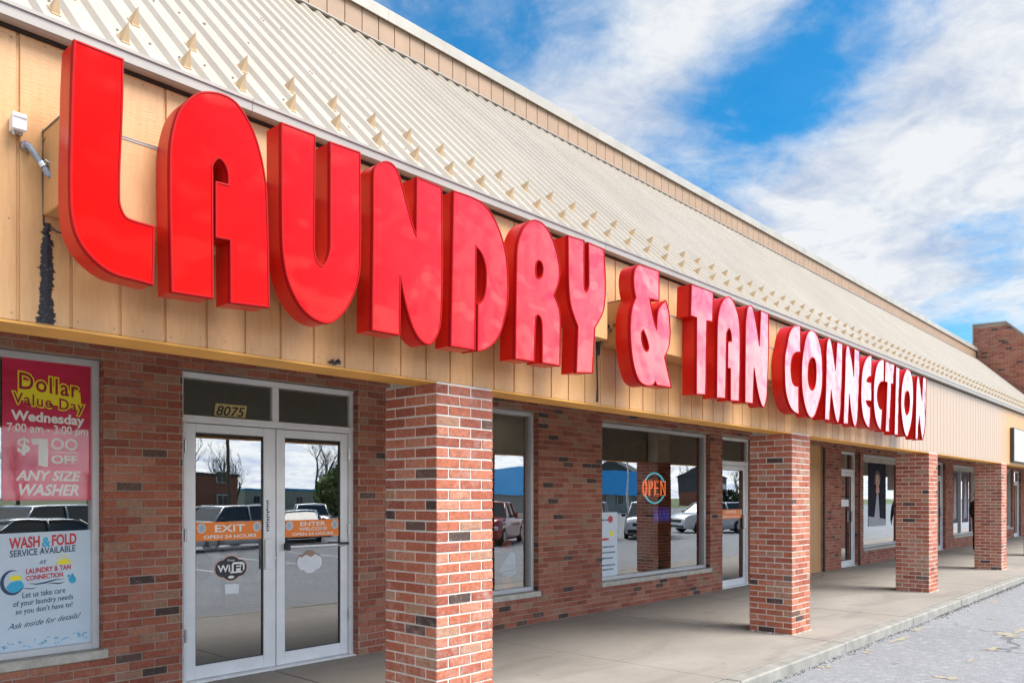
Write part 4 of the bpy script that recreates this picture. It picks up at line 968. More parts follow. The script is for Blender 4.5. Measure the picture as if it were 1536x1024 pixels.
b=MB(); put_text(b,'Dollar',1.885,2.285,2.372,.120,YP-.0024,offset=.015,slope=-.085,space=1.12); put_text(b,'Value Day',1.845,2.325,2.262,.082,YP-.0028,offset=.012,slope=-.07,space=1.15); b.build('red_lettering',simple('poster_dark_red',(.36,.01,.03),.5),t)
b=MB(); put_text(b,'Wednesday',1.835,2.325,2.140,.070,YP-.0012,offset=.035,slope=-.02); put_text(b,'7:00 am - 3:00 pm',1.805,2.355,2.055,.060,YP-.0012,offset=.02)
put_text(b,'$',1.875,1.950,1.905,.105,YP-.0012,offset=.03); put_text(b,'OO',2.095,2.280,1.935,.085,YP-.0012,offset=.02); slab(b,2.095,2.280,1.910,1.918,YP-.0014,.001); put_text(b,'OFF',2.100,2.280,1.830,.062,YP-.0012,offset=.03)
poly(b,[(1.965,2.01),(2.075,2.01),(2.075,1.805),(2.06,1.80),(2.01,1.812),(2.01,1.965),(1.965,1.965)],YP-.0013)
put_text(b,'ANY SIZE',1.865,2.300,1.700,.072,YP-.0012,shear=.25,offset=.035); put_text(b,'WASHER',1.885,2.285,1.590,.080,YP-.0012,shear=.25,offset=.035)
b.build('white_lettering',M_INK,t)
YP=6.615
# Wash & Fold poster (leaning inside the same window)
t=thing('wash_and_fold_poster',(2.05,YP,.44),'white poster reading WASH & FOLD SERVICE AVAILABLE, low inside the left window','poster')
b=MB(); sh=[]
n=8
V=[];F=[]
for i in range(n+1):
    f=i/n; x=1.62+(2.392-1.62)*f
    for j in range(n+1):
        g=j/n; z=.45+(1.315-.45)*g; V.append((x+.012*(1-g)*(f>0.9),YP+.004-.010*max(0,f-.94)*12*abs(math.sin(g*PI)),z+.018*g*(x-2.0)))
for i in range(n):
    for j in range(n): F.append((i*(n+1)+j,(i+1)*(n+1)+j,(i+1)*(n+1)+j+1,i*(n+1)+j+1))
V=[(a,c-.020,z) for a,c,z in V]; b.idx(V,F,smooth=True); b.build('sheet',simple('poster_white',(.60,.70,.78),.5,var=.05,nscale=3),t)
S_=.055; YW=YP-.0185
b=MB(); put_text(b,'WASH',1.822,2.018,1.198,.078,YW,offset=.03,slope=S_); put_text(b,'FOLD',2.105,2.272,1.212,.078,YW,offset=.03,slope=S_); b.build('headline_lettering',M_REDI,t); b=MB()
put_text(b,'LAUNDRY & TAN',1.930,2.232,1.010,.036,YW,offset=.03,slope=S_); put_text(b,'CONNECTION',1.930,2.178,.960,.034,YW,offset=.03,slope=S_); b.build('shop_name_lettering',M_REDI,t)
b=MB(); put_text(b,'SERVICE AVAILABLE',1.825,2.265,1.138,.048,YW,offset=.015,slope=S_); b.build('service_lettering',M_NAVY,t); b=MB(); put_text(b,'at',2.018,2.066,1.080,.035,YW,shear=.3,slope=S_)
put_text(b,'Let us take care',1.905,2.195,.835,.042,YW,slope=S_,offset=.006); put_text(b,'of your laundry needs',1.845,2.250,.775,.040,YW,slope=S_,offset=.006); put_text(b,"so you don't have to!",1.862,2.245,.718,.040,YW,slope=S_,offset=.006)
put_text(b,'Ask inside for details!',1.812,2.305,.612,.042,YW,shear=.42,slope=S_+.02); b.build('message_lettering',M_NAVY,t); b=MB()
band(b,[(1.95,.938),(2.0,.930),(2.06,.937),(2.12,.952),(2.19,.955)],[.002,.009,.012,.009,.002],YW); band(b,[(2.07,.925),(2.11,.930),(2.15,.922),(2.19,.932)],[.002,.008,.010,.002],YW); band(b,[(1.90,.905),(1.94,.902),(1.97,.898),(2.0,.906)],[.002,.006,.007,.002],YW)
pts=[(1.845+.075*math.cos(R(a))*.95,.955+.085*math.sin(R(a))) for a in range(70,331,10)]; band(b,pts,[.003+.022*math.sin(PI*k/(len(pts)-1)) for k in range(len(pts))],YW-.0004)
b.build('wave_and_crescent',M_NAVY,t)
b=MB(); poly(b,ell(1.858,.935,.058,.058,20,190,355)+[(1.90,.96),(1.87,.965),(1.83,.955)],YW-.0002); b.build('wave_circle',M_CYAN,t); b=MB(); put_text(b,'&',2.038,2.088,1.205,.070,YW,offset=.03,slope=S_); b.build('ampersand',M_CYAN,t); b=MB()
poly(b,ell(2.245,.945,.026,.028),YW-.0002); poly(b,ell(2.220,.975,.010,.012),YW-.0002); poly(b,ell(2.245,.98,.010,.012),YW-.0002)
b.build('water_drops',M_CYAN,t); b=MB()
rq=random.Random(2)
for i in range(34):
    x=rq.uniform(1.78,2.36); z=.47+rq.uniform(0,.05)+.05*max(0,x-2.15)*4*rq.random(); a=rq.uniform(0,180); pts=[(x+.018*math.cos(R(a+q)),z+.012*math.sin(R(a+q))) for q in range(0,150,25)]
    band(b,pts,[.001,.003,.005,.004,.003,.001],YW)
b.build('bubbles',M_CYAN,t)
b=MB(); poly(b,ell(2.185,1.066,.045,.045,18,0,180),YW-.0002); poly(b,ell(1.862,.985,.040,.020),YW-.0004)
for q in range(9):
    a=R(-5+q*23); band(b,[(2.185+.055*math.cos(a),1.068+.056*math.sin(a)),(2.185+.08*math.cos(a),1.068+.082*math.sin(a))],[.007,.001],YW)
b.build('yellow_sun',M_YEL,t)
# poster and neon in the wide window
t=thing('notice_poster',(9.22,6.615,.45),'tall pale printed notice at the left end of the wide window','poster')
b=MB(); slab(b,8.99,9.50,.46,1.36,6.600,.002); b.build('sheet',simple('notice_white',(.66,.74,.80),.5,var=.04),t)
b=MB()
for k,(z,a,c) in enumerate(((1.24,9.03,9.30),(.86,9.08,9.42),(.78,9.06,9.44),(.70,9.05,9.40),(.60,9.06,9.44),(.54,9.1,9.4))):
    xx=a
    while xx<c: ww=rq.uniform(.02,.06); slab(b,xx,min(xx+ww,c),z,z+.022,6.599,.0008); xx+=ww+.014
b.build('text_lines',M_NAVY,t)
b=MB(); poly(b,ell(9.33,1.26,.06,.05),6.5993); poly(b,ell(9.20,.98,.10,.018),6.5993); b.build('red_marks',M_REDI,t)
b=MB(); poly(b,ell(9.36,1.06,.05,.04),6.5993); b.build('yellow_mark',M_YEL,t)
def emit(name,col,s):
    m,nt=newmat(name); e=nt.n('ShaderNodeEmission',inp={'Color':tuple(col)+(1,),'Strength':s}); o=nt.n('ShaderNodeOutputMaterial'); nt.link(e.outputs[0],o.inputs[0]); return m
t=thing('neon_open_sign',(10.8,6.78,1.55),'lit orange neon OPEN sign with blue oval tube hanging in the wide window','neon sign')
NY=6.78; cx,cz=10.80,1.715
b=MB()
def stroke(pts,rad=.011): b.tube([(cx+x,NY,cz+z) for x,z in pts],rad,6)
w_=.15; L0=-.37
for dd in (0,.028):
    q=dd
    stroke([(L0+.07+(.062-q)*math.cos(R(a)),(.125-q)*math.sin(R(a))) for a in range(0,361,20)],.007)
    stroke([(L0+.185+q,-.12),(L0+.185+q,.12-q),(L0+.26,.12-q),(L0+.29-q,.08),(L0+.29-q,.03),(L0+.26,-.01+q),(L0+.19+q,-.01+q)],.007)
    stroke([(L0+.465,.12-q),(L0+.35+q,.12-q),(L0+.35+q,-.12+q),(L0+.465,-.12+q)],.007); stroke([(L0+.36+q,.0+q*.3),(L0+.45,0+q*.3)],.007)
    stroke([(L0+.52+q,-.12),(L0+.52+q,.12),(L0+.665-q*.3,-.12),(L0+.665-q*.3,.12)],.007)
b.build('letter_tubes',emit('neon_orange',(.95,.17,.05),.7),t)
b=MB()
for (a0,a1) in ((25,155),(205,335)):
    b.tube([(cx-.02+.30*math.cos(R(a)),NY,cz+.235*math.sin(R(a))) for a in range(a0,a1+1,6)],.012,6)
b.build('oval_tube',emit('neon_cyan',(.08,.50,.62),.6),t)
b=MB(); b.tube([(cx-.15,NY+.03,cz+.2),(cx-.15,NY+.03,2.75)],.004,4); b.tube([(cx+.15,NY+.03,cz+.2),(cx+.15,NY+.03,2.75)],.004,4); b.box(cx-.38,cx+.32,NY+.03,NY+.036,cz-.02,cz+.02); b.box(cx-.02,cx+.02,NY+.03,NY+.036,cz-.2,cz+.2)
b.build('hanger',M_BLACK,t)
t=thing('blue_window_sign',(10.95,6.76,1.16),'small glowing blue sign below the neon OPEN sign','window sign')
b=MB(); b.bbox(10.70,11.22,6.76,6.79,1.18,1.42,.004); b.build('panel',simple('deep_blue_panel',(.01,.04,.35),.4,emis=(.01,.05,.6),estr=.03),t)
b=MB()
for k in range(4): band(b,[(10.75+k*.115,1.22),(10.79+k*.115,1.38),(10.83+k*.115,1.22)],.014,6.758)
b.build('squiggle',emit('blue_tube',(.05,.15,.9),.35),t)
# red neon ring in the narrow window
b=MB(); b.tube([(6.62+.30*math.cos(R(a)),6.80,1.75+.24*math.sin(R(a))) for a in range(-180,181,12)],.010,6,cap=False)
tag(b.build('neon_ring',emit('neon_red',(1.0,.08,.05),1.2)),'thin red neon ring glowing in the narrow window behind the nearest pillar','neon sign')
t=thing('window_decal',(7.20,6.612,.45),'red, white and blue decal low in the narrow window','decal')
b=MB(); poly(b,ell(7.17,.98,.09,.075),6.6125); poly(b,[(7.06,.60),(7.22,.62),(7.30,.42),(7.12,.42)],6.6125); b.build('orange_part',simple('decal_orange',(.72,.16,.06),.5),t)
b=MB(); poly(b,[(7.02,.66),(7.22,.90),(7.32,.88),(7.34,.62),(7.20,.60)],6.6122); b.build('pale_part',simple('decal_pale',(.5,.66,.78),.5),t)
b=MB(); poly(b,[(7.03,.645),(7.33,.665),(7.335,.69),(7.03,.67)],6.612); b.build('blue_part',simple('decal_blue',(.03,.12,.45),.5),t)
# portrait posters
M_PDK=simple('poster_dark',(.030,.030,.045),.9,var=.3,nscale=3,spec=.1); M_SKINP=simple('printed_skin',(.50,.27,.19),.5,var=.15,nscale=8); M_PW=simple('printed_white',(.36,.38,.44),.5,var=.1)
def portrait(x0,x1,z0,z1,lab,dress=0,y=6.600):
    t=thing('portrait_poster',((x0+x1)/2,y,z0),lab,'poster'); cx=(x0+x1)/2; W_=x1-x0; H_=z1-z0
    b=MB(); slab(b,x0,x1,z0,z1,y,.002); b.build('sheet',M_PDK if not dress else simple('poster_mauve',(.14,.12,.17),.9,var=.3,nscale=2,spec=.1),t)
    b=MB(); hz=z1-.26*H_
    if not dress:
        poly(b,ell(cx+.02,hz,.14*W_,.115*H_),y-.0006); poly(b,[(cx-.04,hz-.08*H_),(cx+.1,hz-.08*H_),(cx+.16,hz-.2*H_),(cx-.02,hz-.26*H_),(cx-.12,hz-.18*H_)],y-.0007)
    else:
        poly(b,ell(cx,z1-.14*H_,.10*W_,.05*H_),y-.0006); poly(b,[(cx-.09*W_,z1-.2*H_),(cx+.12*W_,z1-.19*H_),(cx+.16*W_,z1-.42*H_),(cx-.1*W_,z1-.46*H_)],y-.0007); poly(b,[(cx-.07*W_,z0+.4*H_),(cx+.03*W_,z0+.4*H_),(cx-.02*W_,z0+.05*H_)],y-.0007)
    b.build('figure',M_SKINP,t)
    b=MB()
    if not dress:
        poly(b,[(cx-.05,hz-.26*H_),(cx+.08,hz-.24*H_),(cx+.2,z0+.04*H_),(cx-.28,z0+.02*H_)],y-.0009)
        poly(b,[(x0,z0),(x1,z0),(x1,z0+.10*H_),(x0,z0+.16*H_)],y-.0011)
    else: poly(b,[(cx-.14*W_,z1-.42*H_),(cx+.16*W_,z1-.42*H_),(cx+.24*W_,z0+.10*H_),(cx-.28*W_,z0+.06*H_)],y-.0005)
    b.build('clothing',M_PW if not dress else simple('printed_grey',(.26,.25,.30),.5),t)
    b=MB(); hx=cx+(.02 if not dress else 0); hz2=hz if not dress else z1-.14*H_; hr=.14*W_ if not dress else .1*W_; hh=.115*H_ if not dress else .05*H_
    poly(b,[(hx+hr*1.25*math.cos(R(a)),hz2+hh*.1+hh*1.15*math.sin(R(a))) for a in range(-10,191,15)]+[(hx-hr*1.3,hz2-hh*.9),(hx-hr*.8,hz2-hh*.2),(hx-hr*.55,hz2+hh*.55),(hx,hz2+hh*.75),(hx+hr*.6,hz2+hh*.5),(hx+hr*.85,hz2-hh*.4)],y-.0012)
    for s_ in (-1,1): poly(b,ell(hx+s_*hr*.38,hz2+hh*.12,hr*.16,hh*.06,10),y-.0012)
    poly(b,ell(hx,hz2-hh*.45,hr*.22,hh*.05,10),y-.0012)
    b.build('hair',simple('printed_hair',(.03,.02,.018),.5),t)
portrait(20.05,21.35,.86,2.42,'large portrait poster of a dark haired person in the window behind the third pillar')
portrait(27.7,28.4,.75,2.36,'mauve poster of a standing figure in the left pane of the far window',1)
portrait(28.95,29.75,.75,2.36,'mauve poster of a standing figure in the right pane, beside the person in black',1)
b=MB(); slab(b,21.5,21.95,1.75,2.4,6.600); tag(b.build('wall_poster',simple('poster_brown',(.10,.06,.04),.5)),'small dark brown poster at the right of the big portrait poster','poster')
b=MB(); slab(b,18.25,18.75,1.36,1.52,YS); tag(b.build('door_notice',M_WHITE),'small white notice on the glass door beside the brown strip','notice')
b=MB(); slab(b,36.7,37.0,1.0,1.6,YS); tag(b.build('door_notice',M_WHITE),'white notice on the farthest glass door','notice')
# second shop sign at the right edge
t=thing('cabinet_sign',(22.0,3.6,2.36),'pale box sign with dark frame on the fascia at the right edge of the photo','shop sign')
b=MB(); b.bbox(20.71,24.5,3.69,FY-.001,2.36,3.13,.01); b.build('cabinet',simple('bronze_cabinet',(.05,.045,.04),.4),t)
b=MB(); b.box(20.74,24.47,3.682,3.69,2.39,3.10); b.build('face_panel',simple('sign_pale_face',(.60,.64,.66),.35,var=.06,nscale=3),t)

# ------------------------------------------------------------------ person standing behind the fourth pillar
def person(x,y,rz,lab):
    t=thing('person',(x,y,0),lab,'person',world=False,rz=rz)
    J=[('pelvis',(0,0,.93),.135,.10,None),('waist',(0,0.01,1.08),.125,.095,0),('chest',(0,.02,1.26),.155,.115,1),('shoul',(0,.025,1.42),.13,.09,2),('neck',(0,0.0,1.50),.055,.055,3),('headb',(0,-.02,1.56),.07,.075,4),('head',(0,-.03,1.65),.076,.095,5),('top',(0,-.02,1.74),.05,.065,6)]
    for s in (-1,1):
        J+=[('sh',(s*.17,.02,1.40),.062,.062,3)]; a=len(J)-1
        J+=[('el',(s*.235,.05,1.13),.050,.050,a),('wr',(s*.215,-.07,.91),.030,.034,a+1),('palm',(s*.205,-.10,.84),.024,.038,a+2)]
        p=len(J)-1
        for q,(dx,dy,l) in enumerate(((-.012,-.028,.075),(-.004,-.012,.085),(.002,.004,.08),(.006,.018,.065))):
            J+=[('f',(s*(.205+dx*0),-.10+dy,.80),.0095,.0095,p)]; k=len(J)-1
            J+=[('f',(s*.198,-.105+dy,.80-l*.55),.0085,.0085,k),('f',(s*.188,-.105+dy,.80-l),.007,.007,k+1)]
        J+=[('th',(s*.195,-.135,.825),.011,.011,p),('th',(s*.188,-.150,.79),.009,.009,len(J))]
        J+=[('hip',(s*.095,0,.86),.092,.098,0)]; h=len(J)-1
        J+=[('knee',(s*.105,-.015,.50),.060,.064,h),('calf',(s*.105,.015,.34),.052,.060,h+1),('ank',(s*.105,.02,.10),.036,.042,h+2),('heel',(s*.105,.01,.045),.040,.045,h+3),('toe',(s*.12,-.16,.035),.036,.026,h+4)]
    me=bpy.data.meshes.new('body'); me.from_pydata([j[1] for j in J],[(j[4],i) for i,j in enumerate(J) if j[4] is not None],[])
    o=bpy.data.objects.new('body',me); COL.objects.link(o)
    sk=o.modifiers.new('skin','SKIN'); sk.use_smooth_shade=True; o.modifiers.new('sub','SUBSURF').levels=2; o.modifiers['sub'].render_levels=2
    for i,j in enumerate(J):
        v=me.skin_vertices[0].data[i]; v.radius=(j[2],j[3]); v.use_root=(i==0)
    dg=bpy.context.evaluated_depsgraph_get(); dg.update(); m2=bpy.data.meshes.new_from_object(o.evaluated_get(dg))
    bpy.data.objects.remove(o); m2.name='body'; o=bpy.data.objects.new('body',m2); COL.objects.link(o); o.parent=t; ROFF[o.name]=(0,0,0)
    for mm in (simple('black_cloth',(.015,.015,.018),.85),simple('skin',(.36,.19,.12),.55),simple('dark_trousers',(.02,.02,.03),.85),simple('shoe',(.012,.012,.012),.5)): m2.materials.append(mm)
    for p in m2.polygons:
        z=p.center.z; p.use_smooth=True
        p.material_index=1 if (z>1.475 or (z<.885 and abs(p.center.x)>.165 and z>.6)) else 2 if z<.93 and z>.09 else 3 if z<=.09 else 0
    b=MB(); rings=[]
    for k in range(8):
        f=k/7; zz=1.60+.175*f; r_=.098*math.sqrt(max(.02,1-(max(0,f-.25)/.78)**2)); rings.append([(r_*.95*math.cos(a*PI/8),-.005+r_*1.12*math.sin(a*PI/8)-(0 if f>.45 else 0),zz) for a in range(16)])
    # leave the face open: push front verts of lower rings inside the head
    rings=[[(x_,(y_ if not(y_<-.04 and k<4) else -.03),z_) for x_,y_,z_ in g] for k,g in enumerate(rings)]
    b.loft(rings,smooth=True); b.build('hair',simple('black_hair',(.012,.01,.009),.6),t)
    b=MB()
    b.idx([(-.014,-.118,1.622),(.014,-.118,1.622),(0,-.142,1.622),(0,-.118,1.668)],[(0,1,2),(0,2,3),(1,3,2)],smooth=True)
    for s in (-1,1): b.tube([(s*.076,-.03,1.665),(s*.088,-.022,1.645),(s*.078,-.03,1.615)],[.010,.013,.008],6)
    b.build('nose_and_ears',simple('skin',(.36,.19,.12)),t)
    b=MB()
    for s in (-1,1): b.tube([(s*.030,-.116,1.662),(s*.030,-.124,1.662)],.008,8)
    b.build('eyes',M_BLACK,t); b=MB(); b.tube([(-.022,-.116,1.590),(0,-.124,1.588),(.022,-.116,1.590)],.005,6); b.build('mouth',simple('lip',(.28,.09,.07),.5),t)
    return t
person(26.07,5.55,R(50),'person in black standing by the far window, mostly hidden behind the fourth brick pillar')

# ------------------------------------------------------------------ across the lot (seen mirrored in the glass)
M_CGL=simple('car_glass',(.015,.022,.025),.06,var=.02,spec=.8); M_TYRE=simple('tyre',(.018,.018,.018),.8); M_RIM=simple('rim',(.45,.46,.48),.3,.8)
M_HL=simple('headlamp',(.75,.78,.8),.12); M_TL=simple('tail_lamp',(.45,.01,.01),.2); M_PLA=simple('black_plastic',(.03,.03,.03),.6)
def car(kind,paint,name,lab,x,y,rz):
    t=thing(name,(x,y,-.45),lab,{'sedan':'car','suv':'car','van':'van','pickup':'pickup truck'}[kind],'cars parked across the lot',world=False,rz=rz)
    P_={'sedan':dict(L=4.7,W=1.80,hood=.95,belt=1.0,roof=1.45,ws=(1.35,.55),rw=(-1.15,-1.85),tail=1.02),
       'suv':dict(L=4.7,W=1.88,hood=1.10,belt=1.13,roof=1.72,ws=(1.25,.60),rw=(-1.95,-2.22),tail=1.13),
       'van':dict(L=5.1,W=1.98,hood=1.12,belt=1.12,roof=1.80,ws=(1.80,.85),rw=(-2.25,-2.48),tail=1.14),
       'pickup':dict(L=5.5,W=1.95,hood=1.15,belt=1.17,roof=1.80,ws=(1.15,.55),rw=(-.75,-.95),tail=1.17)}[kind]
    L,W=P_['L']/2,P_['W']/2
    st=[(L,.42,.62,.66),(L-.06,.30,.78,.84),(L-.30,.24,P_['hood']-.10,.95),(L-.75,.22,P_['hood']-.03,1.0),(P_['ws'][0]+.1,.20,P_['hood']+.02,1.0),(P_['ws'][0]-.6,.20,P_['belt'],1.0),(0,.20,P_['belt'],1.0),(-1.2,.20,P_['belt']+.01,1.0),(-L+.45,.24,P_['tail'],.98),(-L+.10,.30,P_['tail']-.04,.93),(-L,.42,P_['tail']-.22,.86)]
    b=MB(); rings=[]
    for (yy,zb,zt,k) in st:
        w_=W*k; h=zt-zb
        prof=[(-w_*.90,zb),(-w_*.98,zb+.12*h),(-w_,zb+.45*h),(-w_*.985,zb+.75*h),(-w_*.93,zb+.95*h),(-w_*.80,zt),(0,zt+.02),(w_*.80,zt),(w_*.93,zb+.95*h),(w_*.985,zb+.75*h),(w_,zb+.45*h),(w_*.98,zb+.12*h),(w_*.90,zb)]
        rings.append([(a,yy,c) for a,c in prof])
    b.loft(rings); 
    bt,rf=P_['belt']-.02,P_['roof']; wt=W*.76
    y0,y1=P_['ws']; y3,y2=P_['rw'][1],P_['rw'][0]
    # roof and pillars
    rr=[]
    for yy,z_,k in ((y1+.10,rf-.045,.97),(y1-.15,rf,1),(y2+.1,rf,1),(y2-.05,rf-.03,.98)):
        rr.append([(-wt*k,yy,z_-.05),(-wt*k*.92,yy,z_),(0,yy,z_+.015),(wt*k*.92,yy,z_),(wt*k,yy,z_-.05),(0,yy,z_-.06)])
    b.loft(rr)
    for s in (-1,1):
        b.tube([(s*W*.90,y0,bt),(s*wt*.95,y1+.08,rf-.04)],.032,6); b.tube([(s*W*.93,(y1+y2)/2+.1,bt),(s*wt*.99,(y1+y2)/2+.05,rf-.03)],.035,6); b.tube([(s*W*.90,y3,bt),(s*wt*.95,y2-.02,rf-.04)],.05,6)
    if kind=='pickup':
        for s in (-1,1): b.box(s*W*.93-.04,s*W*.93+.04,-L+.1,-1.0,1.1,1.30)
        b.box(-W*.9,W*.9,-L+.08,-L+.14,1.0,1.30)
    b.build('body',simple('paint_'+name+str(int(x)),paint,.22,coat=.8,var=.01),t,off=(0,0,0),recalc=True)
    b=MB(); g=[(-W*.89,y0-.0,bt),(W*.89,y0,bt),(W*.89,y3,bt),(-W*.89,y3,bt)]; h=[(-wt*.94,y1+.04,rf-.05),(wt*.94,y1+.04,rf-.05),(wt*.94,y2,rf-.05),(-wt*.94,y2,rf-.05)]
    b.idx(g+h,[(0,1,5,4),(1,2,6,5),(2,3,7,6),(3,0,4,7)]); b.build('glass',M_CGL,t,off=(0,0,0))
    for s in (-1,1):
        for yy in (L-.95,-L+1.0):
            b=MB(); r_=.33 if kind=='sedan' else .37
            b.tube([(s*(W-.22),yy,r_),(s*(W+.005),yy,r_)],r_,20); wl=b.build('wheel',M_TYRE,t,off=(0,0,0)); b=MB(); b.tube([(s*(W-.02),yy,r_),(s*(W+.012),yy,r_)],r_*.62,14); b.build('rim',M_RIM,wl,off=(0,0,0))
        b=MB(); b.bbox(s*W*.72-.20,s*W*.72+.20,L-.14,L-.035,.66,.83,.03); b.build('headlight',M_HL,t,off=(0,0,0))
        b=MB(); b.bbox(s*W*.78-.12,s*W*.78+.12,-L-.01,-L+.10,.72,.98,.02); b.build('tail_light',M_TL,t,off=(0,0,0))
        b=MB(); b.bbox(s*(W+.10)-.09,s*(W+.10)+.09,y0-.25,y0-.12,bt+.0,bt+.14,.02); b.build('wing_mirror',M_PLA,t,off=(0,0,0))
    b=MB(); b.bbox(-W*.55,W*.55,L-.06,L+.005,.58,.76,.02); b.bbox(-W*.75,W*.75,L-.08,L+.012,.30,.46,.02); b.build('grille',M_PLA,t,off=(0,0,0))
    b=MB(); b.bbox(-.16,.16,L+.006,L+.02,.47,.57,.004); b.build('number_plate',simple('plate_white',(.6,.62,.65),.5),t,off=(0,0,0))
    return t
WHT=(.72,.73,.74)
car('sedan',(.03,.05,.055),'parked_car','dark green sedan parked across the lot, mirrored in the left poster window',6.4,-9.2,R(70))
car('suv',(.55,.60,.62),'parked_car','silver station car beside the dark green sedan',8.6,-15.5,R(60))
car('suv',WHT,'parked_car','white sports utility car mirrored in the left glass door',15.4,-16.0,R(75))
car('sedan',(.30,.38,.48),'parked_car','pale blue sedan mirrored in the right glass door',20.5,-18.5,R(35))
car('suv',WHT,'parked_car','white car behind the pale blue sedan',24.0,-23,R(30))
car('pickup',(.40,.01,.012),'pickup_truck','red pickup truck mirrored in the narrow window',25.5,-11.2,R(60))
car('van',WHT,'parked_van','white van at the left of the wide window reflection',30.2,-9.5,R(58))
car('van',WHT,'parked_van','white minivan facing the shop, middle of the wide window reflection',34.3,-8.8,R(60))
car('suv',(.66,.67,.68),'parked_car','white car on the right of the wide window reflection',41.5,-9.2,R(115))
car('sedan',(.33,.36,.40),'parked_car','grey sedan mirrored beside the neon sign',46.5,-9.5,R(60))
car('suv',(.05,.10,.28),'parked_car','dark blue car far across the lot',56,-10.0,R(60))
car('sedan',WHT,'parked_car','white sedan in the far row of the lot',31.0,-27,R(180))
car('sedan',(.5,.5,.52),'parked_car','silver sedan in the far row of the lot',37.0,-28,R(180))

def house(name,lab,cat,x,y,w_,d_,h,wallm,roofm,style,rz=0,upper=None):
    t=thing(name,(x,y,-.45),lab,cat,world=False,rz=rz)
    b=MB(); b.box(-w_/2,w_/2,-d_/2,d_/2,0,h if not upper else h*.5)
    b.build('wall',wallm,t,off=(0,0,0))
    if upper:
        b=MB(); b.box(-w_/2-.1,w_/2+.1,-d_/2,d_/2+.12,h*.5,h); b.build('upper_storey',upper,t,off=(0,0,0))
    b=MB()
    if style=='gable':
        V=[(-w_/2-.4,-d_/2-.5,h),(w_/2+.4,-d_/2-.5,h),(w_/2+.4,d_/2+.5,h),(-w_/2-.4,d_/2+.5,h),(-w_/2-.4,0,h+2.9),(w_/2+.4,0,h+2.9)]
        b.idx(V,[(0,1,5,4),(2,3,4,5),(3,0,4),(1,2,5),(0,3,2,1)])
    elif style=='flat': b.box(-w_/2-.2,w_/2+.2,-d_/2-.2,d_/2+.2,h,h+.35)
    elif style=='awning':
        b.box(-w_/2-.2,w_/2+.2,-d_/2-.2,d_/2+.2,h+2.6,h+2.75)
        V=[(-w_/2-1.4,d_/2+1.6,h-.4),(w_/2+1.4,d_/2+1.6,h-.4),(w_/2+.3,d_/2+.1,h+2.9),(-w_/2-.3,d_/2+.1,h+2.9),(-w_/2-1.4,-d_/2-1.0,h-.4),(w_/2+1.4,-d_/2-1.0,h-.4),(w_/2+.3,-d_/2,h+2.9),(-w_/2-.3,-d_/2,h+2.9)]
        b.idx(V,[(0,1,2,3),(5,4,7,6),(1,5,6,2),(4,0,3,7),(0,4,5,1)])
    b.build('roof',roofm,t,off=(0,0,0))
    nfl=2 if h>4.5 else 1
    for fl in range(nfl):
        for k in range(max(2,int(w_/4))):
            xx=-w_/2+(k+.5)*w_/max(2,int(w_/4)); z0=(.9+2.9*fl)
            b=MB(); b.bbox(xx-.75,xx+.75,d_/2+.10,d_/2+.20,z0,z0+1.5,.02); f=b.build('window',simple('white_frame',(.7,.7,.7),.5),t,off=(0,0,0))
            b=MB(); b.box(xx-.62,xx-.04,d_/2+.2,d_/2+.215,z0+.12,z0+1.38); b.box(xx+.04,xx+.62,d_/2+.2,d_/2+.215,z0+.12,z0+1.38); b.build('glazing',M_CGL,f,off=(0,0,0))
    return t
M_BR2=simple('far_brick',(.42,.15,.10),.85,var=.25,nscale=8); M_GRS=simple('grey_shingle',(.10,.095,.10),.9); M_SID=simple('grey_shake',(.12,.115,.125),.85)
M_BLUE=simple('blue_awning',(.03,.45,.95),.45,var=.05); M_CRM=simple('cream_wall',(.52,.50,.44),.8)
house('apartment_house','two storey apartment house with brick ground floor and grey upper storey','house',141,-84,22,10,6.6,M_BR2,M_GRS,'gable',R(-25),M_SID)
house('apartment_house','two storey apartment house mirrored beside the neon sign, pale gable','house',177,-84,22,10,6.8,M_BR2,M_GRS,'gable',R(-25),M_SID)
house('apartment_house','two storey apartment house farthest along the road','house',245,-86,22,10,6.8,M_BR2,M_GRS,'gable',R(-25),M_SID)
house('blue_roofed_shop','small shop with bright blue mansard awning roof','shop building',84,-54,24,10,2.7,M_CRM,M_BLUE,'awning',0)
house('brick_shop','low brown brick building across the lot','shop building',45,-88,13,14,4.6,M_BR2,M_GRS,'flat',0)
house('filling_station_shop','long cream building with a blue fascia across the lot','shop building',96,-104,26,12,3.6,M_CRM,M_BLUE,'flat',0)
house('long_brick_store','long low brick store beyond the road','shop building',118,-110,44,16,5.0,M_BR2,M_CRM,'flat',0)
house('blue_trimmed_store','low store with a flat blue roof edge mirrored in the right glass door','shop building',84,-122,22,9,3.3,M_CRM,M_BLUE,'flat',0)

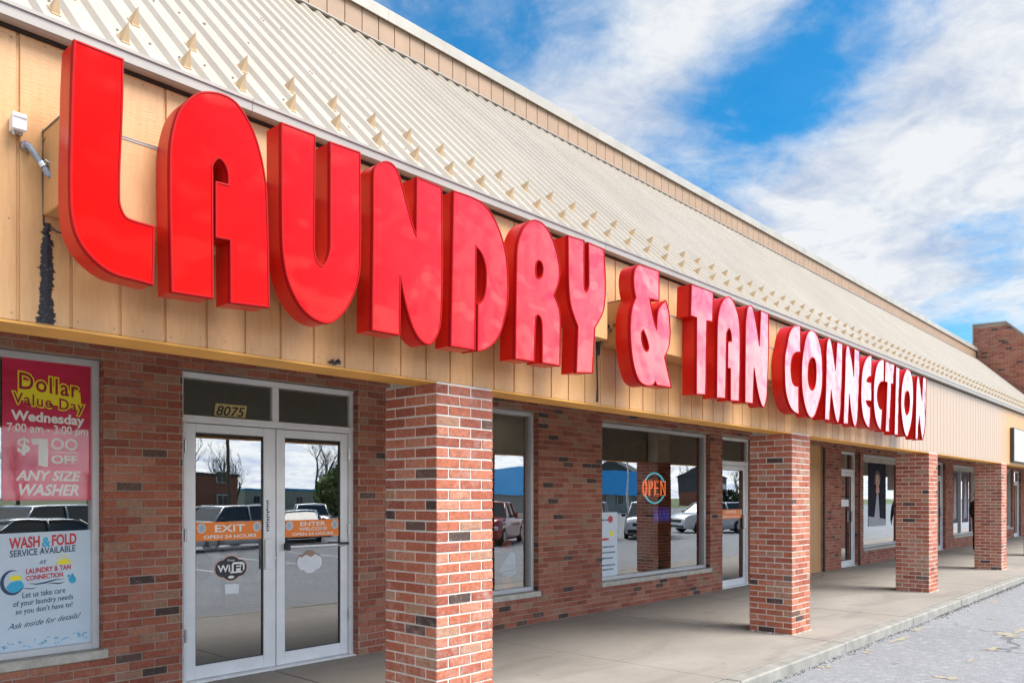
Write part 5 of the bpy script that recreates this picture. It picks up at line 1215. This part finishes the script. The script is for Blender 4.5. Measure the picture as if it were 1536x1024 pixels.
# bare spring trees
M_BARK=simple('bark',(.13,.10,.08),.9,var=.25); M_TWIG=simple('twigs',(.20,.17,.13),.9,var=.2)
def tree_mesh(seed,H):
    r_=random.Random(seed); tr=MB(); cr=MB()
    def grow(p,d,l,rad,lev,mb):
        n=3 if lev<3 else 2; pts=[p]; q=Vector(p); dd=Vector(d)
        for i in range(n):
            dd=(dd+Vector((r_.uniform(-.18,.18),r_.uniform(-.18,.18),r_.uniform(-.02,.12)))).normalized(); q=q+dd*l/n; pts.append(q.copy())
        mb.tube(pts,[rad*(1-.45*i/n) for i in range(n+1)],5 if lev<2 else 3,cap=False)
        if lev>=5: return
        for k in range(3 if lev<4 else 4):
            i=r_.randint(1,n); a=r_.uniform(0,2*PI); sp_=r_.uniform(.35,.85)
            nd=(dd+Vector((math.cos(a)*sp_,math.sin(a)*sp_,r_.uniform(-.05,.35)))).normalized()
            grow(pts[i],nd,l*r_.uniform(.55,.8),rad*.5,lev+1,cr if lev>=1 else tr)
    grow(Vector((0,0,0)),Vector((0,0,1)),H*.33,H*.022,0,tr)
    grow(Vector((0,0,H*.30)),Vector((.1,.05,1)).normalized(),H*.28,H*.013,1,cr)
    return tr,cr
protos=[]
TR=[(138,-108,15,0),(160,-112,17,1),(185,-118,16,0),(206,-112,18,2),(232,-120,17,1),(262,-118,18,2),(120,-132,17,2),(95,-125,17,1),(84,-112,16,0),(70,-120,15,2),(58,-110,16,1),(44,-100,13,0),(33,-104,14,2),(128,-92,11,1),(172,-95,12,2),(104,-104,12,0),(62,-101,12,2),(290,-120,18,0),(22,-95,14,1)]
LT=['bare tree beyond the apartment houses','bare tree behind the low shops across the lot']
for k in range(3):
    tr,cr=tree_mesh(20+k,10.0); 
    t=thing('bare_tree',(0,0,-.1),'','tree','bare trees beyond the lot',world=False)
    tr.build('trunk',M_BARK,t,off=(0,0,0)); cr.build('crown',M_TWIG,t,off=(0,0,0)); protos.append(t)
used=set()
for i,(x,y,h,k) in enumerate(TR):
    if k in used: t=copy_tree(protos[k])
    else: t=protos[k]; used.add(k)
    t.location=(x,y,-.45); s=h/10; t.scale=(s,s,s); t.rotation_euler=(0,0,i*1.7)
    t['label']=LT[0] if x>125 else LT[1]; t['group']='bare trees beyond the apartment houses' if x>125 else 'bare trees behind the low shops'
# evergreen shrubs
def leafy(name,x,y,rx,rz_,n,col,lab,cat,grp):
    t=thing(name,(x,y,-.45),lab,cat,grp,world=False); r_=random.Random(int(x*7)); b=MB()
    for i in range(n):
        a=r_.uniform(0,2*PI); e=math.acos(r_.uniform(-1,1)); q=r_.uniform(.5,1)**.5*(1+.2*math.sin(3*a)); p=Vector((rx*q*math.sin(e)*math.cos(a),rx*q*math.sin(e)*math.sin(a),rz_+rz_*q*math.cos(e)))
        u=Vector((r_.gauss(0,1),r_.gauss(0,1),r_.gauss(0,1))).normalized()*rx*.10; v=u.cross(Vector((r_.gauss(0,1),r_.gauss(0,1),r_.gauss(0,1)))).normalized()*rx*.08
        b.face([p-u,p+v,p+u,p-v])
    b.build('foliage',simple('leaf_'+name,col,.7,var=.4,nscale=2),t,off=(0,0,0)); b=MB(); b.tube([(0,0,0),(0,0,rz_)],[rx*.08,rx*.04],6); b.build('trunk',M_BARK,t,off=(0,0,0))
leafy('green_shrub',131,-74,3.0,1.6,900,(.05,.09,.03),'rounded green shrub in front of the nearest apartment house','shrub','shrubs before the apartment houses')
leafy('green_shrub',178,-78,3.0,1.8,900,(.06,.10,.03),'rounded green shrub in front of the second apartment house','shrub','shrubs before the apartment houses')
leafy('budding_tree',92,-96,6,4.2,2200,(.16,.20,.05),'yellow-green budding tree behind the long cream building','tree',None)
leafy('budding_tree',52,-58,4,2.6,1800,(.17,.20,.05),'yellow-green budding tree beside the brown brick building','tree',None)
def pole(x,y,h,lab,arms=1):
    t=thing('utility_pole',(x,y,-.45),lab,'utility pole','utility poles by the road',world=False); b=MB(); b.tube([(0,0,0),(0,0,h)],[.16,.10],10); b.build('post',simple('pole_wood',(.14,.10,.07),.85),t,off=(0,0,0))
    b=MB(); b.box(-1.1,1.1,-.06,.06,h-.8,h-.66); b.build('crossarm',simple('pole_wood',(.14,.10,.07)),t,off=(0,0,0)); b=MB(); b.tube([(.3,.18,h-2.2),(.3,.18,h-1.4)],.2,10); b.build('transformer',simple('transformer_grey',(.3,.31,.32),.5),t,off=(0,0,0))
pole(30,-43,10.5,'wooden utility pole mirrored in the left glass door'); pole(52,-60,12,'wooden utility pole at the right of the left glass door reflection'); pole(96,-62,11,'wooden utility pole beyond the blue roofed shop')
def lotlamp(x,y,lab):
    t=thing('lot_lamp',(x,y,-.45),lab,'street lamp','parking lot lamps',world=False); b=MB(); b.tube([(0,0,0),(0,0,.7)],.22,12); b.build('footing',M_CONC,t,off=(0,0,0)); b=MB(); b.tube([(0,0,.7),(0,0,8.0)],[.08,.06],10); b.build('post',M_STEEL,t,off=(0,0,0)); b=MB(); b.bbox(-.7,.7,-.18,.18,8.0,8.15,.03); b.build('lamp_head',M_PLA,t,off=(0,0,0))
lotlamp(58,-26,'tall parking lot lamp with twin head near the blue roofed shop')
# parking bay lines
b=MB()
for k in range(-4,26):
    x=-6+2.75*k
    for (ya,yb) in ((-12.5,-7.0),(-22.5,-17)): b.face([(x,ya,-.446),(x+.1,ya,-.446),(x+.1,yb,-.446),(x,yb,-.446)])
tag(b.build('parking_bay_lines',M_INK),kind='structure')
b=MB(); b.face([(-500,-700,-.444),(800,-700,-.444),(800,-64,-.444),(-500,-64,-.444)])
tag(b.build('grass_ground',simple('grass',(.13,.16,.06),.9,var=.3,nscale=.4)),kind='structure')
